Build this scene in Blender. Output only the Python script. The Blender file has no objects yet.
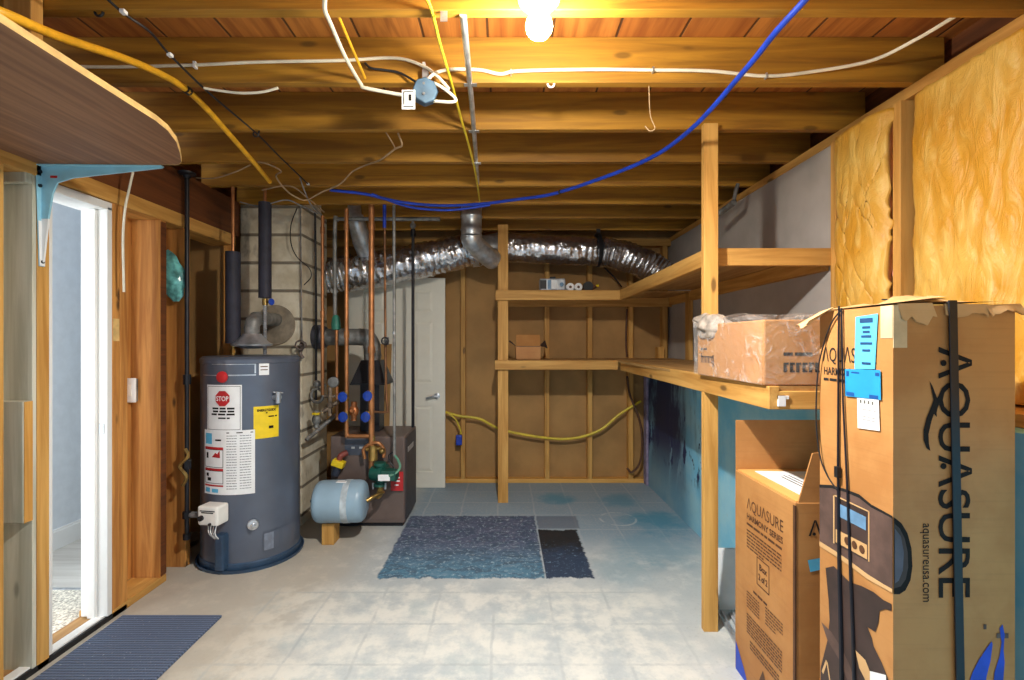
import bpy, bmesh, math, random
from mathutils import Vector, Matrix, noise
random.seed(7)
SC = bpy.context.scene
COL = SC.collection
V = Vector
PI = math.pi
F = 484.0
CX, CY, CH = 505.0, 342.0, 1.41


def P(px, py, Y):
    """Point at depth Y (metres from the tripod) seen at a place of the 1024x680 frame."""
    return V(((px - CX) * Y / F, Y, CH - (py - CY) * Y / F))


# ------------------------------------------------------------------ materials
def lin(c):
    return tuple(((v / 255) / 12.92 if v <= 10 else (((v / 255) + .055) / 1.055) ** 2.4) for v in c)


class NT:
    def __init__(s, name):
        s.m = bpy.data.materials.new(name)
        s.m.use_nodes = True
        s.t = s.m.node_tree
        s.b = s.t.nodes['Principled BSDF']

    def n(s, kind, **kw):
        nd = s.t.nodes.new(kind)
        for k, v in kw.items():
            setattr(nd, k, v)
        return nd

    def l(s, a, b):
        s.t.links.new(a, b)

    def val(s, sock, v):
        if isinstance(v, bpy.types.NodeSocket):
            s.l(v, sock)
        else:
            sock.default_value = v

    def math(s, op, a, b=0.0, c=0.0):
        nd = s.n('ShaderNodeMath', operation=op)
        s.val(nd.inputs[0], a)
        s.val(nd.inputs[1], b)
        s.val(nd.inputs[2], c)
        return nd.outputs[0]

    def smooth(s, x, a, b):
        nd = s.n('ShaderNodeMapRange', interpolation_type='SMOOTHSTEP')
        s.val(nd.inputs[0], x)
        nd.inputs[1].default_value = a
        nd.inputs[2].default_value = b
        return nd.outputs[0]

    def mix(s, f, a, b, blend='MIX'):
        nd = s.n('ShaderNodeMix', data_type='RGBA', blend_type=blend)
        s.val(nd.inputs[0], f)
        for i, c in ((6, a), (7, b)):
            if isinstance(c, bpy.types.NodeSocket):
                s.l(c, nd.inputs[i])
            else:
                nd.inputs[i].default_value = (*lin(c), 1)
        return nd.outputs[2]

    def coord(s, scale=(1, 1, 1), rand=False):
        tc = s.n('ShaderNodeTexCoord')
        mp = s.n('ShaderNodeMapping')
        mp.inputs['Scale'].default_value = scale
        s.l(tc.outputs['Object'], mp.inputs['Vector'])
        if rand:
            oi = s.n('ShaderNodeObjectInfo')
            cb = s.n('ShaderNodeCombineXYZ')
            r = s.math('MULTIPLY', oi.outputs['Random'], 37.0)
            for i in range(3):
                s.l(r, cb.inputs[i])
            s.l(cb.outputs[0], mp.inputs['Location'])
        return mp.outputs[0]

    def noise(s, vec, scale=5, detail=4, rough=.55, dist=0):
        nd = s.n('ShaderNodeTexNoise')
        s.l(vec, nd.inputs['Vector'])
        nd.inputs['Scale'].default_value = scale
        nd.inputs['Detail'].default_value = detail
        nd.inputs['Roughness'].default_value = rough
        nd.inputs['Distortion'].default_value = dist
        return nd.outputs[0]

    def bump(s, h, strength=.3, dist=.01):
        nd = s.n('ShaderNodeBump')
        nd.inputs['Strength'].default_value = strength
        nd.inputs['Distance'].default_value = dist
        s.l(h, nd.inputs['Height'])
        s.l(nd.outputs[0], s.b.inputs['Normal'])

    def out(s, col, rough=.6, metal=0.0):
        s.val(s.b.inputs['Base Color'], col if isinstance(col, bpy.types.NodeSocket) else (*lin(col), 1))
        s.val(s.b.inputs['Roughness'], rough)
        s.b.inputs['Metallic'].default_value = metal
        return s.m


def flat(name, col, rough=.6, metal=0.0, var=.12, scale=14, bump=0.0):
    m = NT(name)
    c = m.coord(rand=True)
    n = m.noise(c, scale, 5)
    dark = tuple(v * (1 - var) ** 1.2 for v in col)
    lite = tuple(min(255, v * (1 + var * .5)) for v in col)
    cc = m.mix(m.smooth(n, .3, .7), dark, lite)
    if bump:
        m.bump(n, bump, .004)
    return m.out(cc, rough, metal)


def wood(name, light, dark, axis, knots=1.0, rough=.65, rnd=.28):
    m = NT(name)
    sc = [22, 22, 22]
    sc[axis] = 1.3
    c = m.coord(sc, rand=True)
    n = m.noise(c, 1.0, 6, .6, .6)
    col = m.mix(m.smooth(n, .3, .72), dark, light)
    sk = [9, 9, 9]
    sk[axis] = 3.2
    vo = m.n('ShaderNodeTexVoronoi')
    m.l(m.coord(sk, rand=True), vo.inputs['Vector'])
    vo.inputs['Scale'].default_value = .75
    k = m.smooth(vo.outputs['Distance'], .12, .05)
    col = m.mix(m.math('MULTIPLY', k, .75 * knots), col, tuple(v * .42 for v in dark))
    oi = m.n('ShaderNodeObjectInfo')
    hs = m.n('ShaderNodeHueSaturation')
    m.l(col, hs.inputs['Color'])
    m.l(m.math('MULTIPLY_ADD', oi.outputs['Random'], rnd, 1 - rnd * .55), hs.inputs['Value'])
    m.bump(n, .15, .003)
    return m.out(hs.outputs[0], rough)


LUM_L, LUM_D = (222, 172, 94), (184, 130, 58)
W = [wood('lumber_%s' % a, LUM_L, LUM_D, i) for i, a in enumerate('xyz')]
FIR = wood('fir_stud', (220, 156, 80), (168, 106, 46), 2, 1.2)
JOI = wood('joist_wood', (184, 132, 38), (134, 90, 24), 0, .8)
RIM = wood('rim_wood', (122, 68, 28), (84, 44, 18), 1, .7)
PALE = wood('daylight_toned_lumber', (214, 212, 196), (178, 176, 156), 2, .6, rnd=.1)  # pale tone puts cool daylight into the colour of the near faces
PLY = wood('plywood_brown', (150, 108, 78), (112, 76, 54), 1, .5)
PLYL = wood('plywood_light', (205, 165, 105), (170, 125, 70), 1, .4)
EDGE = flat('plywood_edge', (226, 188, 120), .7)


def make_subfloor():
    m = NT('subfloor_planks')
    c = m.coord((1, 1, 1))
    sx = m.n('ShaderNodeSeparateXYZ')
    m.l(c, sx.inputs[0])
    u = m.math('DIVIDE', m.math('ADD', sx.outputs[0], .07), .26)
    fr = m.math('FRACT', u)
    cell = m.math('FLOOR', u)
    wn = m.n('ShaderNodeTexWhiteNoise', noise_dimensions='1D')
    m.l(cell, wn.inputs['W'])
    seam = m.math('MAXIMUM', m.smooth(fr, .026, .010), m.smooth(fr, .974, .99))
    n = m.noise(m.coord((20, 1.5, 20)), 1, 5, .6, .4)
    col = m.mix(m.smooth(n, .3, .7), (140, 82, 30), (196, 128, 54))
    col = m.mix(m.math('MULTIPLY', wn.outputs[0], .45), col, (150, 74, 24))
    col = m.mix(m.math('MULTIPLY', seam, .85), col, (38, 20, 8))
    m.bump(m.math('SUBTRACT', 1.0, seam), .5, .01)
    return m.out(col, .7)


def make_floor():
    m = NT('stained_concrete')
    c = m.coord()
    big = m.noise(c, 1.6, 4)
    mid = m.noise(c, 7, 6, .65)
    fine = m.noise(c, 55, 5, .7)
    sx = m.n('ShaderNodeSeparateXYZ')
    m.l(c, sx.inputs[0])
    X, Y = sx.outputs[0], sx.outputs[1]
    wob = m.noise(c, 26, 5, .7)
    xw = m.math('ADD', X, m.math('MULTIPLY_ADD', wob, .12, -.06))
    yw = m.math('ADD', Y, m.math('MULTIPLY_ADD', m.noise(m.coord((1, 1, 3)), 19, 6, .75), .12, -.06))

    def band(v, a, b, s=.015):
        return m.math('MULTIPLY', m.smooth(v, a - s, a + s), m.smooth(v, b + s, b - s))
    col = m.mix(m.smooth(big, .35, .65), (172, 181, 185), (194, 199, 199))
    col = m.mix(m.math('MULTIPLY', m.smooth(mid, .48, .66), .55), col, (218, 218, 213))
    col = m.mix(m.math('MULTIPLY', m.smooth(fine, .52, .70), .35), col, (150, 158, 160))
    # warm bare concrete to the left, by the heater
    col = m.mix(m.math('MULTIPLY', m.smooth(m.math('ADD', X, m.math('MULTIPLY_ADD', big, .5, -.25)), -.75, -1.25), .55), col, (190, 172, 144))
    # old tile grid: pale glue squares with darker joints in front
    xg = m.math('ADD', X, m.math('MULTIPLY_ADD', mid, .03, -.015))
    yg = m.math('ADD', Y, m.math('MULTIPLY_ADD', wob, .03, -.015))
    gx = m.math('ABSOLUTE', m.math('SUBTRACT', m.math('FRACT', m.math('DIVIDE', m.math('ADD', xg, .06), .305)), .5))
    gy = m.math('ABSOLUTE', m.math('SUBTRACT', m.math('FRACT', m.math('DIVIDE', m.math('ADD', yg, .02), .305)), .5))
    g = m.math('MAXIMUM', gx, gy)
    lines = m.smooth(g, .462, .492)
    reg = m.math('MULTIPLY', band(xw, -1.3, .85, .2), band(yw, 1.2, 2.78, .1))
    glue = m.math('MULTIPLY', reg, m.smooth(mid, .36, .58))
    col = m.mix(m.math('MULTIPLY', glue, .5), col, (226, 224, 214))
    bl = m.noise(c, 3.2, 7, .7)
    col = m.mix(m.math('MULTIPLY', m.math('MULTIPLY', reg, m.smooth(bl, .5, .68)), .5), col, (154, 172, 178))
    col = m.mix(m.math('MULTIPLY', m.math('MULTIPLY', reg, lines), m.math('MULTIPLY', m.smooth(bl, .35, .6), .6)), col, (164, 172, 176))
    # bluish worn paint over the far third
    far = m.math('MULTIPLY', m.smooth(yw, 3.05, 3.6), m.smooth(xw, -.85, -.7))
    col = m.mix(m.math('MULTIPLY', far, .8), col, (128, 154, 174))
    col = m.mix(m.math('MULTIPLY', m.math('MULTIPLY', far, m.smooth(fine, .5, .62)), .5), col, (176, 180, 184))
    tl = m.math('MULTIPLY', m.math('MULTIPLY', lines, m.smooth(yw, 3.0, 3.3)), far)
    col = m.mix(m.math('MULTIPLY', tl, .35), col, (190, 194, 196))
    tn = m.noise(c, 5, 5, .7)

    def dist(cx, cy):
        dx = m.math('SUBTRACT', X, cx)
        dy = m.math('SUBTRACT', Y, cy)
        return m.math('SQRT', m.math('ADD', m.math('MULTIPLY', dx, dx), m.math('MULTIPLY', dy, dy)))
    for (cx, cy, rr, kk) in ((1.2, 3.8, .34, .8), (.47, 4.36, .22, .7), (1.02, 4.3, .24, .6), (1.0, 3.3, .4, .35), (.75, 3.0, .3, .25)):
        d = m.math('ADD', dist(cx, cy), m.math('MULTIPLY_ADD', tn, rr * 1.6, -rr * .8))
        col = m.mix(m.math('MULTIPLY', m.smooth(d, rr, rr * .25), kk), col, (64, 140, 168))
    # the dark painted square and the black square beside it
    sp = m.noise(c, 34, 7, .8)
    sl = m.noise(m.coord((1, 1.6, 1)), 8, 6, .7, .5)
    pcol = m.mix(m.smooth(m.math('ADD', Y, m.math('MULTIPLY_ADD', sl, .5, -.25)), 2.95, 3.5), (72, 124, 152), (82, 90, 120))
    pcol = m.mix(m.math('MULTIPLY', m.smooth(sl, .56, .40), .75), pcol, (50, 72, 98))
    pcol = m.mix(m.math('MULTIPLY', m.smooth(sp, .52, .64), .85), pcol, (168, 192, 204))
    pcol = m.mix(m.math('MULTIPLY', m.smooth(sl, .56, .68), .4), pcol, (136, 152, 166))
    ye = m.math('ADD', Y, m.math('MULTIPLY_ADD', m.noise(m.coord((1, .3, 1)), 13, 6, .7), .12, -.06))
    xe = m.math('ADD', X, m.math('MULTIPLY_ADD', m.noise(m.coord((.3, 1, 1)), 9, 6, .7), .05, -.025))
    patch = m.math('MULTIPLY', band(xe, -.765, .237, .008), band(ye, 2.89, 3.92, .010))
    worn = m.math('MULTIPLY_ADD', m.smooth(m.noise(c, 16, 6, .75), .60, .70), -.55, .95)
    col = m.mix(m.math('MULTIPLY', patch, worn), col, pcol)
    g2 = m.math('MULTIPLY', band(xe, .25, .57, .01), band(Y, 3.66, 3.92, .01))
    col = m.mix(m.math('MULTIPLY', g2, .65), col, (88, 96, 114))
    bcol = m.mix(m.smooth(m.math('ADD', Y, m.math('MULTIPLY_ADD', sl, .4, -.2)), 3.2, 3.4), (32, 52, 80), (20, 20, 26))
    bcol = m.mix(m.math('MULTIPLY', m.smooth(sp, .545, .66), m.smooth(Y, 3.5, 3.2)), bcol, (120, 150, 174))
    xk = m.math('ADD', X, m.math('MULTIPLY_ADD', m.noise(m.coord((.3, 1, 1)), 12, 6, .8), .10, -.05))
    blk = m.math('MULTIPLY', m.math('MULTIPLY', m.smooth(X, .243, .25), m.smooth(xk, .54, .525)), band(ye, 2.89, 3.63, .008))
    col = m.mix(m.math('MULTIPLY', blk, .97), col, bcol)
    # a chalk ring on the far floor
    d = dist(.9, 3.86)
    ring = m.math('MULTIPLY', m.math('MULTIPLY', m.smooth(m.math('ABSOLUTE', m.math('SUBTRACT', d, .14)), .014, .004), .5), m.smooth(mid, .42, .58))
    col = m.mix(ring, col, (214, 216, 212))
    m.bump(m.math('ADD', mid, m.math('MULTIPLY', fine, .5)), .25, .006)
    return m.out(col, m.math('MULTIPLY_ADD', mid, .3, .5))


def make_foundation():
    m = NT('painted_foundation')
    c = m.coord()
    sx = m.n('ShaderNodeSeparateXYZ')
    m.l(c, sx.inputs[0])
    Y, Z = sx.outputs[1], sx.outputs[2]
    n = m.noise(c, 3, 6, .6)
    f = m.noise(c, 40, 4, .7)
    col = m.mix(m.smooth(n, .35, .65), (118, 202, 238), (164, 220, 240))
    col = m.mix(m.math('MULTIPLY', m.smooth(f, .6, .72), .4), col, (186, 200, 206))
    # navy run-down stains in the far half
    dn = m.noise(m.coord((1, 1.5, .5)), 1.9, 5, .6, .5)
    wet = m.smooth(m.math('ADD', Y, m.math('MULTIPLY_ADD', dn, 1.5, -.75)), 3.45, 3.75)
    hz = m.math('MULTIPLY', m.smooth(Z, .05, .6), 1.0)
    st = m.math('MULTIPLY', wet, m.math('MULTIPLY', m.smooth(m.math('ADD', dn, m.math('MULTIPLY', f, .06)), .36, .52), hz))
    grey = m.math('MULTIPLY', m.smooth(Y, 3.5, 3.9), .6)
    col = m.mix(grey, col, (104, 120, 134))
    col = m.mix(m.math('MULTIPLY', st, .97), col, (14, 30, 76))
    bl = m.math('MULTIPLY', m.math('MULTIPLY', m.smooth(m.noise(m.coord((1, 5, 2.5)), 1.7, 4, .6), .55, .6), m.smooth(Y, 3.1, 3.4)), m.math('MULTIPLY', m.smooth(Z, .3, .42), m.smooth(Z, .95, .8)))
    col = m.mix(bl, col, (16, 36, 84))
    m.bump(f, .25, .005)
    return m.out(col, .6)


def make_block():
    m = NT('chimney_block')
    tc = m.n('ShaderNodeTexCoord')
    sx = m.n('ShaderNodeSeparateXYZ')
    m.l(tc.outputs['Object'], sx.inputs[0])
    Z = sx.outputs[2]
    fr = m.math('FRACT', m.math('DIVIDE', m.math('SUBTRACT', Z, .0775), .2155))
    n = m.noise(m.coord(), 6, 5, .6)
    f = m.noise(m.coord(), 60, 4, .7)
    j = m.math('MAXIMUM', m.smooth(fr, .075, .045), m.smooth(fr, .94, .965))
    col = m.mix(m.smooth(n, .35, .65), (204, 192, 166), (230, 221, 200))
    col = m.mix(m.math('MULTIPLY', m.smooth(m.noise(m.coord((1, 1, .5)), 3.1, 5, .7), .58, .66), .5), col, (110, 96, 88))
    col = m.mix(m.math('MULTIPLY', j, .8), col, (92, 80, 66))
    m.bump(m.math('SUBTRACT', m.math('MULTIPLY', f, .3), j), .5, .008)
    return m.out(col, .85)


def make_kraft():
    m = NT('kraft_insulation')
    c = m.coord(rand=True)
    w = m.noise(m.coord((1, 3.5, 1.3), rand=True), 4, 6, .6, 1.2)
    f = m.noise(c, 26, 6, .65, .6)
    b = m.noise(c, 2.2, 3)
    col = m.mix(m.smooth(b, .35, .65), (206, 148, 46), (224, 180, 88))
    col = m.mix(m.math('MULTIPLY', m.smooth(w, .45, .7), .5), col, (234, 204, 122))
    col = m.mix(m.math('MULTIPLY', m.smooth(f, .6, .75), .35), col, (168, 106, 34))
    m.bump(m.math('ADD', w, m.math('MULTIPLY', f, .3)), .6, .02)
    return m.out(col, .42)


def make_foil():
    m = NT('duct_foil')
    c = m.coord((1, 1, 1))
    w = m.noise(c, 15, 4, .55, .8)
    v = m.n('ShaderNodeTexVoronoi')
    v.inputs['Scale'].default_value = 20
    m.l(c, v.inputs['Vector'])
    m.bump(m.math('ADD', w, m.math('MULTIPLY', v.outputs['Distance'], .5)), .55, .02)
    col = m.mix(m.smooth(w, .35, .65), (190, 192, 198), (225, 225, 230))
    return m.out(col, .24, .95)


def make_mat_rib():
    m = NT('ribbed_mat')
    c = m.coord()
    sx = m.n('ShaderNodeSeparateXYZ')
    m.l(c, sx.inputs[0])
    fr = m.math('FRACT', m.math('DIVIDE', sx.outputs[1], .017))
    rib = m.math('SINE', m.math('MULTIPLY', fr, PI))
    n = m.noise(c, 75, 4, .7)
    fx = m.math('FRACT', m.math('DIVIDE', sx.outputs[0], .014))
    col = m.mix(rib, (52, 66, 92), (102, 118, 148))
    col = m.mix(m.math('MULTIPLY', m.smooth(fx, .55, .9), .3), col, (120, 130, 148))
    col = m.mix(m.math('MULTIPLY', m.smooth(n, .62, .7), .6), col, (196, 202, 210))
    m.bump(rib, .8, .008)
    return m.out(col, .8)


def make_cardboard(name, a, b):
    m = NT(name)
    c = m.coord(rand=True)
    n = m.noise(c, 5, 5, .6)
    f = m.noise(m.coord((3, 3, 90), rand=True), 1, 3)
    col = m.mix(m.smooth(n, .35, .65), a, b)
    col = m.mix(m.math('MULTIPLY', m.smooth(f, .5, .7), .15), col, tuple(v * .8 for v in a))
    m.bump(n, .12, .01)
    return m.out(col, .62)


def make_plastic():
    m = NT('clear_stretch_film')
    n = m.noise(m.coord((1, 1, 1)), 14, 5, .6, 1.4)
    m.bump(n, 1.0, .02)
    m.out((225, 222, 220), .18)
    tr = m.n('ShaderNodeBsdfTransparent')
    mx = m.n('ShaderNodeMixShader')
    m.l(m.math('MULTIPLY_ADD', m.smooth(n, .52, .72), .36, .11), mx.inputs[0])
    m.l(tr.outputs[0], mx.inputs[1])
    m.l(m.b.outputs[0], mx.inputs[2])
    m.l(mx.outputs[0], m.t.nodes['Material Output'].inputs['Surface'])
    return m.m


SUB, FLOOR, FOUND, BLOCK, KRAFT, FOIL, RIBM = make_subfloor(), make_floor(), make_foundation(), make_block(), make_kraft(), make_foil(), make_mat_rib()
CARD = make_cardboard('cardboard', (176, 120, 64), (190, 136, 78))
CARDL = make_cardboard('cardboard_light', (202, 160, 108), (214, 174, 122))
FILM = make_plastic()
TANP = flat('tan_sheathing', (176, 134, 80), .75, var=.08, scale=3)
DRYW = flat('grey_drywall', (182, 176, 172), .8, var=.06, scale=3)
HALLW = flat('hall_wall_paint', (214, 220, 226), .7, var=.02)
WHITE = flat('white_paint', (232, 232, 230), .45, var=.008)
DOORW = flat('ivory_door_paint', (232, 229, 216), .45, var=.01)
COPPER = flat('copper', (186, 126, 80), .42, .6, var=.14, scale=9)
BRASS = flat('brass', (178, 146, 84), .35, .8, var=.2)
STEEL = flat('galvanised_steel', (204, 208, 214), .34, .75, var=.15)
GREYPIPE = flat('grey_pipe', (140, 140, 138), .5, .4, var=.2)
IRON = flat('black_iron', (34, 34, 40), .45, .3, var=.2)
DARK = flat('black_rubber', (26, 26, 30), .55, var=.2)
FOAM = flat('dark_foam_sleeve', (44, 44, 58), .7, var=.15)
HEAT = flat('heater_enamel', (96, 104, 120), .32, .25, var=.07, scale=3)
HEATD = flat('heater_base_enamel', (58, 82, 110), .4, .2, var=.1)
BOIL = flat('boiler_brown_enamel', (112, 96, 90), .45, .15, var=.08, scale=4)
BOILD = flat('boiler_dark_panel', (70, 66, 70), .5, .2, var=.1)
TANK = flat('tank_blue_enamel', (150, 178, 198), .35, var=.05, scale=4)
GREEN = flat('pump_green', (24, 86, 74), .4, var=.15)
BLUEH = flat('valve_handle_blue', (36, 70, 168), .4)
REDP = flat('red_enamel', (190, 34, 40), .4, var=.05)
YEL = flat('yellow_paper', (238, 206, 30), .55, var=.04)
PAPER = flat('white_paper', (238, 240, 242), .6, var=.02)
LBLUE = flat('light_blue_label', (92, 186, 228), .5, var=.04)
MBLUE = flat('blue_label', (38, 146, 204), .5, var=.04)
INK = flat('black_ink', (15, 12, 11), .9)
INKB = flat('brown_ink', (92, 58, 34), .6)
INKD = flat('dark_print', (64, 48, 44), .6, var=.2, scale=8)
INKM = flat('mid_brown_print', (96, 74, 66), .6, var=.15)
ROYAL = flat('royal_blue_print', (30, 70, 190), .5)
STRAPM = flat('navy_strap', (12, 16, 30), .45)
WCAB = flat('white_cable_jacket', (232, 226, 206), .5, var=.06)
GCAB = flat('grey_cable_jacket', (170, 172, 176), .5, var=.08)
YCAB = flat('yellow_cable_jacket', (230, 172, 40), .45, var=.08)
YCAB2 = flat('bright_yellow_cable_jacket', (226, 200, 50), .45, var=.08)
BCAB = flat('blue_cable_jacket', (28, 66, 190), .4, var=.1)
STRING = flat('tan_string', (168, 140, 106), .8)
BRACK = flat('powder_blue_bracket', (150, 206, 228), .4, var=.04)
PORC = flat('white_porcelain', (242, 240, 234), .3, var=.02)
BOXM = flat('steel_junction_box', (78, 104, 128), .4, .5, var=.15)
TEAL = flat('teal_plastic', (112, 186, 184), .2, var=.3, scale=18, bump=.6)
LAV = flat('lavender_foam', (150, 138, 166), .8, var=.15)
PINK = flat('pink_fibreglass', (216, 150, 140), .9, var=.2, scale=40)
GOLDW = flat('pine_edge', (238, 190, 92), .6, var=.1)
VINYL = wood('grey_vinyl_plank', (198, 196, 190), (176, 172, 166), 0, .0)
CARPET = flat('speckled_carpet', (206, 200, 186), .95, var=.3, scale=90, bump=.8)


def make_bulb():
    m = NT('lit_bulb')
    m.out((255, 250, 240), .3)
    m.b.inputs['Emission Color'].default_value = (1.0, .91, .74, 1)
    m.b.inputs['Emission Strength'].default_value = BULB_W
    return m.m


BULB_W = 660.0
BULB = make_bulb()


# ------------------------------------------------------------------ mesh building
def cat_rom(pts, n=8):
    pts = [V(p) for p in pts]
    if len(pts) < 3:
        return [pts[0].lerp(pts[-1], i / n) for i in range(n + 1)]
    ext = [pts[0] * 2 - pts[1]] + pts + [pts[-1] * 2 - pts[-2]]
    out = []
    for i in range(1, len(ext) - 2):
        a, b, c, d = ext[i - 1:i + 3]
        for k in range(n):
            t = k / n
            out.append(.5 * (2 * b + (c - a) * t + (2 * a - 5 * b + 4 * c - d) * t * t + (3 * b - a - 3 * c + d) * t ** 3))
    out.append(pts[-1])
    return out


class MB:
    def __init__(s):
        s.bm = bmesh.new()

    def hexa(s, c):
        v = [s.bm.verts.new(p) for p in c]
        for f in ((0, 3, 2, 1), (4, 5, 6, 7), (0, 1, 5, 4), (1, 2, 6, 5), (2, 3, 7, 6), (3, 0, 4, 7)):
            s.bm.faces.new([v[i] for i in f])
        return s

    def box(s, x0, x1, y0, y1, z0, z1):
        return s.hexa([(x0, y0, z0), (x1, y0, z0), (x1, y1, z0), (x0, y1, z0), (x0, y0, z1), (x1, y0, z1), (x1, y1, z1), (x0, y1, z1)])

    def obox(s, c, ux, uy, uz, hx, hy, hz):
        c = V(c)
        ux, uy, uz = V(ux).normalized() * hx, V(uy).normalized() * hy, V(uz).normalized() * hz
        return s.hexa([c - ux - uy - uz, c + ux - uy - uz, c + ux + uy - uz, c - ux + uy - uz, c - ux - uy + uz, c + ux - uy + uz, c + ux + uy + uz, c - ux + uy + uz])

    def beam(s, a, b, w, h, up=(0, 0, 1)):
        a, b = V(a), V(b)
        d = (b - a)
        uy = d.normalized()
        ux = uy.cross(V(up)).normalized()
        uz = ux.cross(uy)
        return s.obox((a + b) / 2, ux, uy, uz, w / 2, d.length / 2, h / 2)

    def sweep(s, path, radii, seg=10, cap=True, wob=None):
        path = [V(p) for p in path]
        if not hasattr(radii, '__len__'):
            radii = [radii] * len(path)
        rings = []
        t0 = (path[1] - path[0]).normalized()
        nrm = t0.orthogonal().normalized()
        for i, p in enumerate(path):
            t = (path[min(i + 1, len(path) - 1)] - path[max(i - 1, 0)])
            t = t.normalized() if t.length > 1e-9 else t0
            nrm = (nrm - t * nrm.dot(t))
            nrm = nrm.normalized() if nrm.length > 1e-6 else t.orthogonal().normalized()
            bn = t.cross(nrm)
            ring = []
            for k in range(seg):
                a = 2 * PI * k / seg
                r = radii[i]
                dv = nrm * math.cos(a) + bn * math.sin(a)
                if wob:
                    r *= 1 + wob(p + dv * r)
                ring.append(s.bm.verts.new(p + dv * r))
            rings.append(ring)
        for r0, r1 in zip(rings, rings[1:]):
            for k in range(seg):
                s.bm.faces.new((r0[k], r0[(k + 1) % seg], r1[(k + 1) % seg], r1[k]))
        if cap:
            s.bm.faces.new(rings[0][::-1])
            s.bm.faces.new(rings[-1])
        return s

    def tube(s, pts, r, seg=8, n=8):
        return s.sweep(cat_rom(pts, n), r, seg)

    def cyl(s, a, b, r, r2=None, seg=16):
        return s.sweep([a, b], [r, r if r2 is None else r2], seg)

    def lathe(s, prof, c, axis=(0, 0, 1), seg=32):
        """prof: list of (radius, distance along the axis)."""
        c = V(c)
        az = V(axis).normalized()
        ax = az.orthogonal().normalized()
        ay = az.cross(ax)
        rings = []
        for r, z in prof:
            rings.append([s.bm.verts.new(c + az * z + (ax * math.cos(2 * PI * k / seg) + ay * math.sin(2 * PI * k / seg)) * max(r, 1e-4)) for k in range(seg)])
        for r0, r1 in zip(rings, rings[1:]):
            for k in range(seg):
                s.bm.faces.new((r0[k], r0[(k + 1) % seg], r1[(k + 1) % seg], r1[k]))
        s.bm.faces.new(rings[0][::-1])
        s.bm.faces.new(rings[-1])
        return s

    def ball(s, c, r, sc=(1, 1, 1), seg=14):
        res = bmesh.ops.create_uvsphere(s.bm, u_segments=seg, v_segments=max(6, seg // 2), radius=r)
        for v in res['verts']:
            v.co = V((v.co.x * sc[0], v.co.y * sc[1], v.co.z * sc[2])) + V(c)
        return s

    def poly(s, pts):
        s.bm.faces.new([s.bm.verts.new(p) for p in pts])
        return s

    def prism(s, pts, d):
        d = V(d)
        a = [s.bm.verts.new(V(p)) for p in pts]
        b = [s.bm.verts.new(V(p) + d) for p in pts]
        n = len(a)
        s.bm.faces.new(a[::-1])
        s.bm.faces.new(b)
        for i in range(n):
            s.bm.faces.new((a[i], a[(i + 1) % n], b[(i + 1) % n], b[i]))
        return s

    def torus(s, c, axis, R, r, seg=20, rs=8, a0=0, a1=2 * PI):
        az = V(axis).normalized()
        ax = az.orthogonal().normalized()
        ay = az.cross(ax)
        full = abs(a1 - a0 - 2 * PI) < 1e-6
        pts = [V(c) + (ax * math.cos(a0 + (a1 - a0) * i / seg) + ay * math.sin(a0 + (a1 - a0) * i / seg)) * R for i in range(seg + 1)]
        return s.sweep(pts, r, rs, cap=not full)

    def grid(s, fn, nu, nv):
        vs = [[s.bm.verts.new(fn(i / nu, j / nv)) for j in range(nv + 1)] for i in range(nu + 1)]
        for i in range(nu):
            for j in range(nv):
                s.bm.faces.new((vs[i][j], vs[i + 1][j], vs[i + 1][j + 1], vs[i][j + 1]))
        return s


def obj(name, mb, mat, parent=None, smooth=False, bevel=0.0, label=None, fix=True):
    me = bpy.data.meshes.new(name)
    bm = mb.bm
    if fix:
        bmesh.ops.recalc_face_normals(bm, faces=bm.faces[:])
    if parent is not None:
        off = parent.matrix_basis.translation.copy()
        q = parent.parent
        while q is not None:
            off += q.matrix_basis.translation
            q = q.parent
        bmesh.ops.translate(bm, verts=bm.verts[:], vec=-off)
    bm.to_mesh(me)
    bm.free()
    me.materials.append(mat)
    if smooth:
        me.polygons.foreach_set('use_smooth', [True] * len(me.polygons))
        try:
            me.set_sharp_from_angle(angle=math.radians(40))
        except Exception:
            pass
    o = bpy.data.objects.new(name, me)
    COL.objects.link(o)
    if parent is not None:
        o.parent = parent
    if bevel:
        b = o.modifiers.new('b', 'BEVEL')
        b.width = bevel
        b.segments = 2
        b.limit_method = 'ANGLE'
    if label:
        o['label'] = label
    return o


def rebase(o, loc):
    loc = V(loc)
    o.data.transform(Matrix.Translation(-loc))
    o.location = loc
    return o


def thing(name, label, cat, loc=(0, 0, 0), group=None, kind=None):
    o = bpy.data.objects.new(name, None)
    COL.objects.link(o)
    o.location = loc
    o.empty_display_size = .05
    return tag(o, label, cat, group, kind)


def tag(o, label, cat, group=None, kind=None):
    o['label'] = label
    o['category'] = cat
    if group:
        o['group'] = group
    if kind:
        o['kind'] = kind
    return o


def struct(name, mb, mat, label, cat, group=None, parent=None, bevel=0.0, smooth=False):
    return tag(obj(name, mb, mat, parent, smooth, bevel), label, cat, group, 'structure')


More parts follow.
